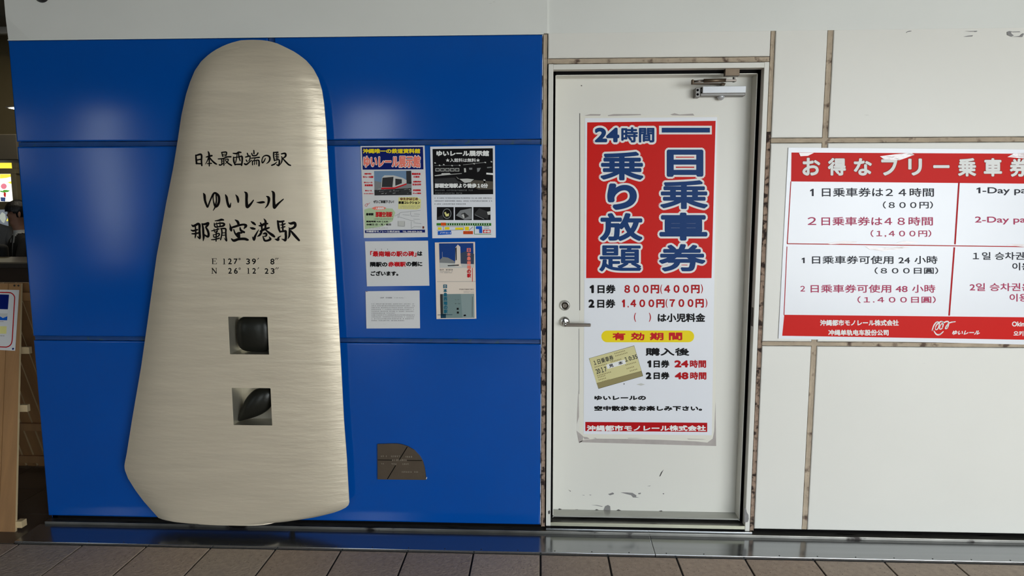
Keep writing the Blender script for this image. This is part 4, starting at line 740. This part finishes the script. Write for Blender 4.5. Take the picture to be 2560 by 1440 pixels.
# ------------------------------------------------------------------ long sign on the right
bq = [(1971, 369), (2860, 376), (2830, 868), (1946, 846.5)]
bn = sheet('sign', bq, -0.0045, 0.003, PAPER); tag(bn, 'long red and white day pass sign across the cream panels right of the door', 'sign')
ik = Ink(bn, -0.0045, lift=.0004); ik.view(1900, 340, 2.667)
ik.poly([(210, 110), (2540, 122), (2528, 325), (207, 303)], RED, 0, 'red_field'); ik.poly([(162, 1192), (2490, 1216), (2480, 1370), (148, 1332)], RED, 0, 'footer_field#2')
for a, b, w_ in (((206, 303), (182, 718), 6), ((1327, 306), (1300, 722), 11), ((180, 718), (2510, 748), 6), ((180, 737), (160, 1195), 5), ((1296, 742), (1261, 1198), 11), ((2534, 330), (2512, 740), 6), ((2510, 750), (2490, 1216), 6)): ik.line([a, b], w_, DRED, .5)
T1 = [('お', 283, 145, 402, 264), ('得', 452, 146, 573, 264), ('な', 625, 148, 746, 264), ('フ', 808, 155, 916, 264), ('リ', 988, 150, 1080, 264), ('ー', 1155, 194, 1264, 214), ('乗', 1320, 147, 1442, 270), ('車', 1492, 148, 1614, 270), ('券', 1665, 150, 1788, 272)]
for s, a, b, c, d in T1: ik.text(s, a - 2, b - 2, c + 2, d + 2, BRN, 7.4, 1)
for s, a, b, c, d in T1: ik.text(s, a, b, c, d, WINK, 4.6, 2)
INKB = mat('sign_black_lettering', (44, 44, 52), .3)
for s, a, b, c, d, m in (('1', 334, 352, 358, 401, INKB), ('日乗車券は', 413, 345, 822, 405, INKB), ('２４時間', 838, 347, 1160, 405, INKB), ('（８００円）', 820, 436, 1153, 484, INKB), ('２', 318, 541, 375, 593, MAG), ('日乗車券は', 410, 539, 816, 597, MAG), ('４８時間', 830, 539, 1153, 597, MAG), ('（1,４００円）', 738, 627, 1142, 674, MAG),
    ('1', 278, 811, 298, 848, INKB), ('日乘車券可使用', 347, 799, 890, 853, INKB), ('24', 924, 809, 1000, 849, INKB), ('小時', 1030, 799, 1184, 853, INKB), ('（８００日圓）', 765, 876, 1188, 920, INKB), ('２', 269, 999, 300, 1037, MAG), ('日乘車券可使用', 338, 991, 875, 1045, MAG), ('48', 904, 1000, 984, 1041, MAG), ('小時', 1014, 991, 1169, 1045, MAG), ('（1.４００日圓）', 650, 1069, 1172, 1114, MAG),
    ('1', 1444, 343, 1470, 382, INKB), ('-Day pass', 1484, 342, 1850, 395, INKB), ('2-Day pass', 1434, 537, 1842, 590, MAG), ('1일 승차권은', 1420, 774, 1832, 826, INKB), ('이용', 1683, 845, 1806, 896, INKB), ('2일 승차권은', 1399, 981, 1812, 1034, MAG), ('이용', 1665, 1052, 1790, 1104, MAG)): ik.text(s, a, b, c, d, m, .9, 1)
for s, a, b, c, d, bo in (('沖縄都市モノレール株式会社', 400, 1225, 925, 1266, 1.6), ('冲绳单轨电车股份公司', 455, 1291, 858, 1331, 1.6), ('ゆいレール', 1278, 1296, 1462, 1326, 1.6), ('Okinawa', 1680, 1237, 1830, 1270, 1.4), ('오키나와', 1690, 1300, 1830, 1334, 1.4)): ik.text(s, a, b, c, d, WINK, bo, 1, shear=.35 if s == 'ゆいレール' else 0)
for st in ([(1148, 1296, 7), (1160, 1262, 8), (1180, 1240, 9), (1196, 1250, 8), (1186, 1285, 7), (1170, 1290, 6), (1176, 1262, 7), (1205, 1238, 9), (1222, 1246, 8), (1214, 1282, 7), (1198, 1286, 6), (1206, 1258, 7), (1240, 1238, 9), (1258, 1242, 8), (1250, 1278, 8), (1236, 1284, 7), (1246, 1262, 7), (1268, 1244, 8), (1302, 1238, 6)], [(1160, 1300, 6), (1176, 1322, 9), (1198, 1324, 9), (1222, 1304, 6)]): ik.brush(st, WINK, 1, 'emblem')
ik.finish()
# clear tape on the sign, its glare painted in as pale patches
TAPE_GLARE = mat('tape_glare', (226, 216, 214), 0.12, bump=0.5, bscale=(14, 14, 30))
ik = Ink(bn, -0.0045, lift=.0022); ik.view(1900, 340, 2.667)
for pts in ([(260, 112), (360, 112), (320, 132), (270, 135)], [(800, 135), (900, 122), (1010, 112), (1030, 125), (930, 162), (830, 158)], [(1650, 140), (1690, 118), (1760, 112), (1760, 150)], [(440, 716), (560, 700), (650, 705), (620, 716), (470, 722)], [(700, 735), (800, 745), (960, 738), (1000, 745), (820, 768), (730, 755)], [(910, 712), (960, 700), (1060, 705), (1000, 718)], [(1640, 728), (1690, 720), (1760, 722), (1760, 740)]): ik.poly(pts, TAPE_GLARE, 0, 'tape')
ik.finish()
# a few scuffs on the cream panels
ik = Ink(wall, -.0014); ik.view(2200, 0, 7.11)
for pts in ([(460, 590), (480, 565), (520, 548), (562, 546), (555, 558), (490, 570)], [(1505, 550), (1600, 553), (1730, 548), (1725, 562), (1690, 570), (1665, 562), (1600, 563)], [(1480, 650), (1560, 635), (1655, 625), (1640, 648), (1540, 652)], [(2258, 570), (2300, 552), (2350, 560), (2330, 575), (2340, 600), (2380, 630), (2335, 652), (2262, 620)], [(2340, 562), (2480, 558), (2500, 572), (2360, 574)], [(2480, 640), (2540, 590), (2560, 600), (2530, 658), (2340, 652)]): ik.poly(pts, CHIP, 1, 'scuff')
ik.finish()
for k, m_ in MATS.items():
    if any(t in k for t in ('ink', 'lettering', 'photo_')) and not k.startswith('enamel'):
        b_ = m_.node_tree.nodes['Principled BSDF']; b_.inputs['Specular IOR Level'].default_value = 0.12; b_.inputs['Roughness'].default_value = 0.45
# ------------------------------------------------------------------ concourse beyond the wall end
BY = 4.5
def bw(px, py, Y=BY): return W(px, py, Y)
bk = bpy.data.objects.new('wall_rear', None); COL.objects.link(bk); tag(bk, kind='structure')
bm = bmesh.new()
xw = bw(38, 470)[0]
add_box(bm, -12, XL + 1.2, BY + .05, BY + .15, 0, 3.48); bm_obj('plaster', bm, DWALL, bk)
tag(box('wall_side', XL + 0.02, XL + 0.12, 0.25, BY + .1, 0, 3.48, DWALL), kind='structure')
# ceiling track, hanging box, lamp
a = bw(0, 66); b = bw(40, 82); o = box('ceiling_track', -9, XL, 3.9, 3.96, W(10, 84, 3.9)[1], W(10, 66, 3.9)[1], mat('grey_track', (150, 152, 150), .5), None, .004); tag(o, 'pale horizontal metal track below the dim concourse ceiling', 'track')
a = W(0, 335, 3.6); b = W(46, 400, 3.6); o = box('hanging_cabinet', a[0] - .6, b[0], 3.6, 4.0, b[1], a[1], mat('grey_cabinet', (92, 86, 74), .6), None, .01); tag(o, 'grey brown box hanging above the lit windows', 'cabinet')
la = empty('ceiling_lamp', (W(33, 272, 3.2)[0] + .25, 3.2, W(33, 272, 3.2)[1])); tag(la, 'small bright wedge of a lamp high in the dim concourse', 'lamp')
bm = bmesh.new(); zl = .0
V = [(-.30, 0, .006), (.3, 0, .03), (.3, 0, -.025), (-.30, .1, .006), (.3, .1, .03), (.3, .1, -.025)]
mesh_obj('diffuser', V, [(0, 1, 2), (3, 5, 4), (0, 3, 4, 1), (0, 2, 5, 3), (1, 4, 5, 2)], LAMP, la)
mesh_obj('housing', [(-.32, -.005, .012), (.32, -.005, .05), (.32, .11, .05), (-.32, .11, .012), (-.32, -.005, .02), (.32, -.005, .07), (.32, .11, .07), (-.32, .11, .02)], [(0, 1, 2, 3), (4, 7, 6, 5), (0, 4, 5, 1), (3, 2, 6, 7), (0, 3, 7, 4), (1, 5, 6, 2)], CEIL, la)
# windows of the ticket office
def win(idx, px1, py0, py1, film):
    a = bw(-60, py0); b = bw(px1, py1); wn_ = bpy.data.objects.new('window_%d' % idx, None); COL.objects.link(wn_); tag(wn_, kind='structure')
    bm = bmesh.new()
    for q in ((a[0] - .08, b[0] + .06, a[1], a[1] + .06), (a[0] - .08, b[0] + .06, b[1] - .06, b[1]), (b[0], b[0] + .06, b[1], a[1]), (a[0] - .08, a[0], b[1], a[1])): add_box(bm, q[0], q[1], BY - .02 - .004 * (idx % 3), BY + .05, q[2], q[3], .004)
    bm_obj('window_frame', bm, DTRIM, wn_); box('pane', a[0], b[0], BY + .02, BY + .03, b[1], a[1], film, wn_); return wn_
w1 = win(1, 36, 435, 504, GLASSY); w2 = win(2, 28, 524, 590, LGREY); w3 = win(3, 33, 395, 421, GLASSYY)
ik = Ink(w1, BY + .02, lift=.002); ik.view(0, 340, 4)
ik.poly([(0, 382), (135, 382), (140, 400), (60, 420), (0, 425)], GLASSYY, 0, 'film'); ik.poly([(75, 465), (145, 440), (145, 480), (110, 478)], GLASSYY, 0, 'film')
ik.poly([(38 + 30 * math.cos(i * PI / 8), 503 + 28 * math.sin(i * PI / 8)) for i in range(16)], LPINK, 1, 'film'); ik.poly([(0, 545), (25, 550), (40, 538), (70, 540), (100, 545), (80, 560), (40, 566), (5, 560)], LGREEN, 2, 'film'); ik.poly([(38, 560), (60, 570), (58, 608), (45, 612), (36, 590)], LRED, 3, 'film'); ik.poly([(5, 612), (55, 615), (52, 655), (8, 652)], LBLUE, 2, 'film'); ik.finish()
ik = Ink(w2, BY + .02, lift=.002); ik.view(0, 340, 4); ik.poly([(62, 850), (90, 800), (108, 822), (102, 850)], GLASSYY, 0, 'film'); ik.poly([(0, 790), (20, 760), (50, 780), (58, 830), (40, 870), (20, 860), (0, 830)], mat('pale_film', (205, 212, 200), .4, emit=.45), 0, 'film'); ik.finish()
# counter
cy0 = 1.9; zc_ = W(40, 655, cy0)[1]; ct = empty('counter', (-3.4, cy0 + .3, 0)); tag(ct, 'dark ticket counter with a thin pale edge behind the wooden stand', 'counter')
def loc(o, p): o.parent = p; o.matrix_parent_inverse = Matrix.Translation(-p.location); return o
loc(box('worktop', -7, XL + .015, cy0 - .03, cy0 + .55, zc_ - .045, zc_, COUNT, None, .004), ct); loc(box('counter_front', -7, XL + .01, cy0 + .02, cy0 + .06, 0, zc_ - .045, COUNTF), ct); loc(box('shelf_rail', -7, XL + .01, cy0 - .02, cy0 + .02, zc_ - .20, zc_ - .16, COUNT, None, .004), ct)
loc(box('edge_strip', -7, XL + .012, cy0 - .034, cy0 - .030, zc_ - .010, zc_ - .002, mat('pale_edge', (120, 112, 96), .4)), ct)
# black rounded chair back behind the counter
x, z = W(10, 640, 2.62)
ch = empty('office_chair', (x - .2, 2.65, 0)); tag(ch, 'black rounded chair back behind the dark counter at the left edge', 'chair')
bm = bmesh.new(); add_box(bm, x - .42, x + .055, 2.56, 2.63, W(10, 700, 2.6)[1], W(10, 611, 2.6)[1], .03); loc(bm_obj('backrest', bm, SUIT, None, True), ch)
bm = bmesh.new(); add_box(bm, x - .42, x + .04, 2.58, 2.98, .74, .82, .03); loc(bm_obj('seat', bm, SUIT, None, True), ch)
bm = bmesh.new(); add_cyl(bm, (x - .19, 2.78, .06), (x - .19, 2.78, .75), .03); loc(bm_obj('pedestal', bm, CHROMED), ch)
for q in range(5):
    a = q * 2 * PI / 5; bm = bmesh.new(); add_cyl(bm, (x - .19, 2.78, .08), (x - .19 + .27 * math.cos(a), 2.78 + .27 * math.sin(a), .04), .02, .014, 10); add_sphere(bm, (x - .19 + .27 * math.cos(a), 2.78 + .27 * math.sin(a), .025), (.025, .025, .025), 10); loc(bm_obj('foot', bm, SUIT), ch)
loc(bar('back_support', (x - .19, 2.66, .76), (x - .19, 2.62, 1.0), .03, .02, CHROMED, None), ch)
area('concourse_fill', (-4.6, 3.2, 3.4), (-4.6, 3.2, 0), 1.2, .3, 16, (1.0, 0.9, 0.72))  # unseen warm fill added to lift the dark concourse
# people: one skinned body each
def body(name, px, py_top, Y, face, lean, skin, jacket, shirt, tie, label, cloth_label, hair=True):
    x0, ztop_ = W(px, py_top, Y); H_ = 1.70; s = 1.0; root = empty(name, (x0, Y, 0)); tag(root, label, 'person')
    hz = ztop_ - 0.115                                              # centre of the head
    fx, fy_ = math.cos(face), math.sin(face); rx, ry = -fy_, fx     # facing and left directions
    L = lambda f, l, z: Vector((x0 + fx * f + rx * l, Y + fy_ * f + ry * l, z))
    sh = hz - 0.26; hip = sh - 0.50; back = -lean
    J = {}; E = []
    def j(n, f, l, z, r, p=None):
        J[n] = (L(f, l, z), r)
        if p: E.append((p, n))
    j('pel', back - .02, 0, hip, .135); j('spine', back * .7, 0, (hip + sh) / 2, .13, 'pel'); j('chest', back * .35, 0, sh - .06, .145, 'spine'); j('neck', -.02, 0, sh + .07, .058, 'chest'); j('jaw', .0, 0, hz - .06, .062, 'neck'); j('head', .0, 0, hz + .015, .088, 'jaw')
    hs = hip
    for k, sd in (('l', 1), ('r', -1)):
        j(k + 's', back * .3 - .0, .17 * sd, sh - .02, .068, 'chest'); j(k + 'e', .08, .23 * sd, sh - .27, .048, k + 's'); j(k + 'w', .30, .17 * sd, sh - .33, .03, k + 'e'); j(k + 'p', .38, .16 * sd, sh - .34, .034, k + 'w')
        j(k + 'h', back - .02, .09 * sd, hip - .08, .09, 'pel'); j(k + 'k', back + .02, .10 * sd, hip * .53, .062, k + 'h'); j(k + 'a', back, .10 * sd, .09, .04, k + 'k'); j(k + 't', back + .16, .11 * sd, .045, .036, k + 'a')
        for q in range(4): j(k + 'f%d' % q, .43 - .004 * abs(q - 1.4), (.135 + .017 * q) * sd, sh - .345, .0095, k + 'p'); j(k + 'g%d' % q, .462 - .006 * abs(q - 1.4), (.133 + .017 * q) * sd, sh - .365, .008, k + 'f%d' % q)
        j(k + 'th', .385, .118 * sd, sh - .35, .011, k + 'p'); j(k + 'ti', .415, .105 * sd, sh - .36, .009, k + 'th')
    names = list(J); idx = {n: i for i, n in enumerate(names)}
    me = bpy.data.meshes.new('tmp'); me.from_pydata([J[n][0] for n in names], [(idx[a], idx[b]) for a, b in E], []); me.update()
    t = bpy.data.objects.new('tmp', me); COL.objects.link(t); md = t.modifiers.new('s', 'SKIN'); sv = me.skin_vertices[0].data
    for n in names: sv[idx[n]].radius = (J[n][1], J[n][1])
    for q in sv: q.use_root = False
    sv[0].use_root = True
    t.modifiers.new('u', 'SUBSURF').levels = 3
    dg = bpy.context.evaluated_depsgraph_get(); res = bpy.data.meshes.new_from_object(t.evaluated_get(dg)); bpy.data.objects.remove(t)
    hc = L(0, 0, hz)
    for v in res.vertices:                                          # features of the head: nose, brow, chin, sockets
        d = v.co - hc; f = d.x * fx + d.y * fy_; l = d.x * rx + d.y * ry; u = d.z
        if u > -.13 and abs(l) < .12 and d.length < .16:
            v.co += Vector((fx, fy_, 0)) * (.019 * math.exp(-(l / .013) ** 2 - ((u + .014) / .022) ** 2) + .012 * math.exp(-(l / .03) ** 2 - ((u + .098) / .02) ** 2) - .008 * math.exp(-((abs(l) - .032) / .014) ** 2 - ((u - .012) / .013) ** 2)) * (1 if f > .03 else 0)
            if abs(l) > .04: v.co += Vector((rx, ry, 0)) * (-.10 * l)
            if f < -.03 and u > -.05: v.co += Vector((fx, fy_, 0)) * -.018
            if u > .0: v.co.z += .015
    res.name = 'body'
    for m_ in (skin, jacket, shirt): res.materials.append(m_)
    for p_ in res.polygons:
        p_.use_smooth = True; c = p_.center; d = c - hc; f = d.x * fx + d.y * fy_; l = d.x * rx + d.y * ry
        hand = (c - (L(.40, .16, sh - .34))).length < .085 or (c - (L(.40, -.16, sh - .34))).length < .085
        if c.z > sh + .10 or hand: p_.material_index = 0
        else:
            v_ = abs(l) < .012 + .19 * max(0, c.z - (sh - .22)) and f > 0 and c.z > sh - .22
            p_.material_index = 2 if (v_ or c.z > sh + .07) else 1
    bo = bpy.data.objects.new('body', res); COL.objects.link(bo); loc(bo, root)
    from mathutils.bvhtree import BVHTree
    tree = BVHTree.FromPolygons([v.co.copy() for v in res.vertices], [tuple(p.vertices) for p in res.polygons])
    def front(l, u):
        hit = tree.ray_cast(L(.3, l, hz + u), Vector((-fx, -fy_, 0)))
        return hit[0] if hit[0] else L(.06, l, hz + u)
    # hair cap
    bm = bmesh.new(); vs = add_sphere(bm, (0, 0, 0), (1, 1, 1), 28)
    for v in list(bm.verts):
        d = v.co.copy(); f, l, u = d.x, d.y, d.z
        if u < -.15 and f > -.2 or u < -.55: pass
        k = 1 + .06 * math.sin(9 * l + 5 * f) * math.sin(7 * u)
        p_ = hc + Vector((fx, fy_, 0)) * (f * .108 * k - .018) + Vector((rx, ry, 0)) * (l * .092 * k) + Vector((0, 0, 1)) * (u * .095 * k + .034)
        v.co = p_
    kill = [v for v in bm.verts if ((v.co - hc).dot(Vector((fx, fy_, 0))) > .055 and (v.co - hc).z < .012) or (v.co - hc).z < -.075 or ((v.co - hc).dot(Vector((fx, fy_, 0))) > .028 and (v.co - hc).z < -.02)]
    bmesh.ops.delete(bm, geom=kill, context='VERTS'); loc(bm_obj('hair', bm, HAIR, None, True), root)
    for sd in (-1, 1):
        bm = bmesh.new(); e = L(.0, .082 * sd, hz - .008); add_sphere(bm, e, (.014, .010, .030), 10); loc(bm_obj('ear', bm, skin, None, True), root)
        bm = bmesh.new(); e = front(.031 * sd, .010) - Vector((fx, fy_, 0)) * .004; add_sphere(bm, e, (.008, .008, .005), 10); loc(bm_obj('eye', bm, KINK, None, True), root)
    bm = bmesh.new(); e = front(0, -.062) - Vector((fx, fy_, 0)) * .004; add_sphere(bm, e, (.010, .014, .004), 8); loc(bm_obj('mouth', bm, mat('lip', (150, 90, 80), .5), None, True), root)
    bm = bmesh.new(); a = front(0, sh + .05 - hz) + Vector((fx, fy_, 0)) * .004; b = front(0, sh - .20 - hz) + Vector((fx, fy_, 0)) * .008
    d = (b - a); side = Vector((rx, ry, 0))
    vs = [bm.verts.new(a + side * .014), bm.verts.new(a - side * .014), bm.verts.new(a + d * .15 - side * .011), bm.verts.new(b - side * .028), bm.verts.new(b - Vector((0, 0, .03))), bm.verts.new(b + side * .028), bm.verts.new(a + d * .15 + side * .011)]
    bm.faces.new(vs); r = bmesh.ops.extrude_face_region(bm, geom=bm.faces[:]); bmesh.ops.translate(bm, verts=[v for v in r['geom'] if isinstance(v, bmesh.types.BMVert)], vec=Vector((fx, fy_, 0)) * .006); loc(bm_obj('tie', bm, tie), root)
    return root
body('person', 39, 503, 3.3, math.radians(232), 0.06, SKIN, SUIT, SHIRT, TIE, 'person in a black suit, white shirt and dark tie looking down behind the counter', '')
body('person', -34, 488, 4.15, math.radians(300), 0.10, SKIN, GSHIRT, GSHIRT, TIE, 'person in a grey shirt and dark tie behind the chair at the left edge', '')
# ------------------------------------------------------------------ wooden A-frame stand
zt = W(60, 708, .33)[1]; yt, yf0, yb0 = .33, FL(35, 1330)[1], .74
xr_t, xr_b = W(60, 712, yt)[0], FL(38, 1330)[0]
st = empty('wooden_stand', (xr_b - .45, .33, 0)); tag(st, 'folding pine plank stand carrying a red bordered notice beside the blue wall', 'stand')
def plank(name, xt0, xt1, xb0, xb1, pt, pb, th, m, sgn, parent=st, pale=True):
    # board running from the head of the stand to the foot
    V = []
    for (x0, x1, (y, z)) in ((xt0, xt1, pt), (xb0, xb1, pb)):
        V += [(x0, y, z), (x1, y, z), (x1, y + sgn * th, z), (x0, y + sgn * th, z)]
    o = mesh_obj(name, V, [(0, 1, 2, 3), (4, 7, 6, 5), (0, 4, 5, 1), (1, 5, 6, 2), (2, 6, 7, 3), (3, 7, 4, 0)], m); o.data.materials.append(PINEE); o.data.polygons[3].material_index = 1 if pale else 0  # pale right side: light caught on the plank edge, put into the colour
    return loc(o, parent)
pw = (W(60, 720, yt)[0] - W(28, 720, yt)[0]); pwb = FL(38, 1325)[0] - FL(-6, 1325)[0]
for q in range(7):
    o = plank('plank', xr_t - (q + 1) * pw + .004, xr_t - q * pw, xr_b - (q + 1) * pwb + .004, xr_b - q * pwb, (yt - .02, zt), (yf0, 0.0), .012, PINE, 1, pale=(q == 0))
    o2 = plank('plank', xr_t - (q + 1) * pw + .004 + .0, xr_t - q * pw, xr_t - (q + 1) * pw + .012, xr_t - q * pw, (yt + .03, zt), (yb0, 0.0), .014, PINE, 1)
for q in range(-1, 0):
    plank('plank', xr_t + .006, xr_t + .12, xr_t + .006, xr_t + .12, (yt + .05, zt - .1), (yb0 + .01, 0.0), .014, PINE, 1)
def fy_at(z, f): t = z / zt; return f + (yt - f) * t
for py in (880, 1012):
    z = W(50, py, .2)[1]; y = fy_at(z, yf0) + .022; t = z / zt; xr = xr_b + (xr_t - xr_b) * t
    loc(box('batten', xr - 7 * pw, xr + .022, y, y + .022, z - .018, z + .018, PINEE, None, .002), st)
for z in (1.08, .28, .055):
    y = fy_at(z, yb0) - .002; loc(box('cross_rail', xr_t - 7 * pw, xr_t + .14, y - .02, y + .002, z - .022, z + .022, PINE, None, .002), st)
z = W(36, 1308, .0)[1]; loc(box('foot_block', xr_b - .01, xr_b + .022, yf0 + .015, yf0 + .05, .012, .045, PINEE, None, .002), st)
for x_, y_ in ((36, 714), (46, 714)):
    X, Z = W(x_, y_, yt - .025); bm = bmesh.new(); lathe(bm, [(.0055, 0), (.0045, .002), (.001, .003)], (X, fy_at(Z, yf0) - .0205 * (Z / zt) - .001, Z), seg=12); loc(bm_obj('screw', bm, sc), st)
# notice pinned to the stand: lies on the sloping planks
def slope_pt(px, py, off):
    d = RM @ Vector(((px - 1280) / F, 1, (720 - py) / F)); o = Vector((0, -DIST, HC)); n_ = Vector((0, zt, -(yt - .02 - yf0))).normalized(); p0_ = Vector((0, yf0, 0)) - n_ * off
    k = (p0_ - o).dot(n_) / d.dot(n_); return o + d * k
class SInk(Ink):
    def pt(self, x, y, layer): return tuple(slope_pt(self.o[0] + x / self.o[2], self.o[1] + y / self.o[2], .0035 + self.lift + LAY * layer))
q_ = [slope_pt(*p_, .0035) for p_ in ((-130, 722), (48, 725), (38, 877), (-135, 868))]; q2 = [slope_pt(*p_, .001) for p_ in ((-130, 722), (48, 725), (38, 877), (-135, 868))]
sn = mesh_obj('notice_board', q_ + q2, [(0, 3, 2, 1), (4, 5, 6, 7), (0, 1, 5, 4), (1, 2, 6, 5), (2, 3, 7, 6), (3, 0, 4, 7)], PGREY); tag(sn, 'white notice with a rounded red border pinned to the pine stand', 'notice')
ik = SInk(sn); ik.view(0, 690, 6.858)
ik.brush([(-850, 262, 18), (0, 280, 18), (150, 284, 18), (205, 300, 18), (245, 345, 18), (250, 400, 18), (238, 600, 18), (215, 1000, 18), (205, 1120, 18), (180, 1180, 18), (120, 1215, 18), (0, 1215, 18), (-850, 1190, 18)], DRED, 0, 'print')
ik.poly([(-300, 305), (155, 320), (135, 572), (-310, 560)], DBLU, 0); ik.poly([(-200, 680), (0, 692), (50, 720), (128, 690), (122, 760), (-200, 755)], BBLU, 0); ik.poly([(-200, 640), (130, 640), (128, 690), (50, 715), (0, 690), (-200, 678)], LGR, 0); ik.poly([(-150, 860), (115, 862), (108, 990), (-150, 985)], PYEL, 0)
ik.scribble(-150, 775, 70, 14, DGR); ik.scribble(-150, 1018, 75, 14, DGR); ik.poly([(205, 1245), (225, 1228), (242, 1240), (232, 1262), (212, 1265)], DBLU, 1, 'pin'); ik.finish()
# red indicator lamp seen behind the stand
x, z = W(76.5, 821, 1.6); bm = bmesh.new(); add_box(bm, x - .018, x + .018, 1.6, 1.625, z - .012, z + .012, .004); o = bm_obj('indicator_lamp', bm, REDL); 
rp = empty('post_box', (x, 1.7, 0)); tag(rp, 'thin dark post with a small red indicator light behind the pine stand', 'post')
loc(o, rp); loc(box('post', x - .035, x + .035, 1.63, 1.70, 0, z + .05, SUIT, None, .004), rp); rp.name = 'indicator_post'
bpy.data.objects.remove(FO)
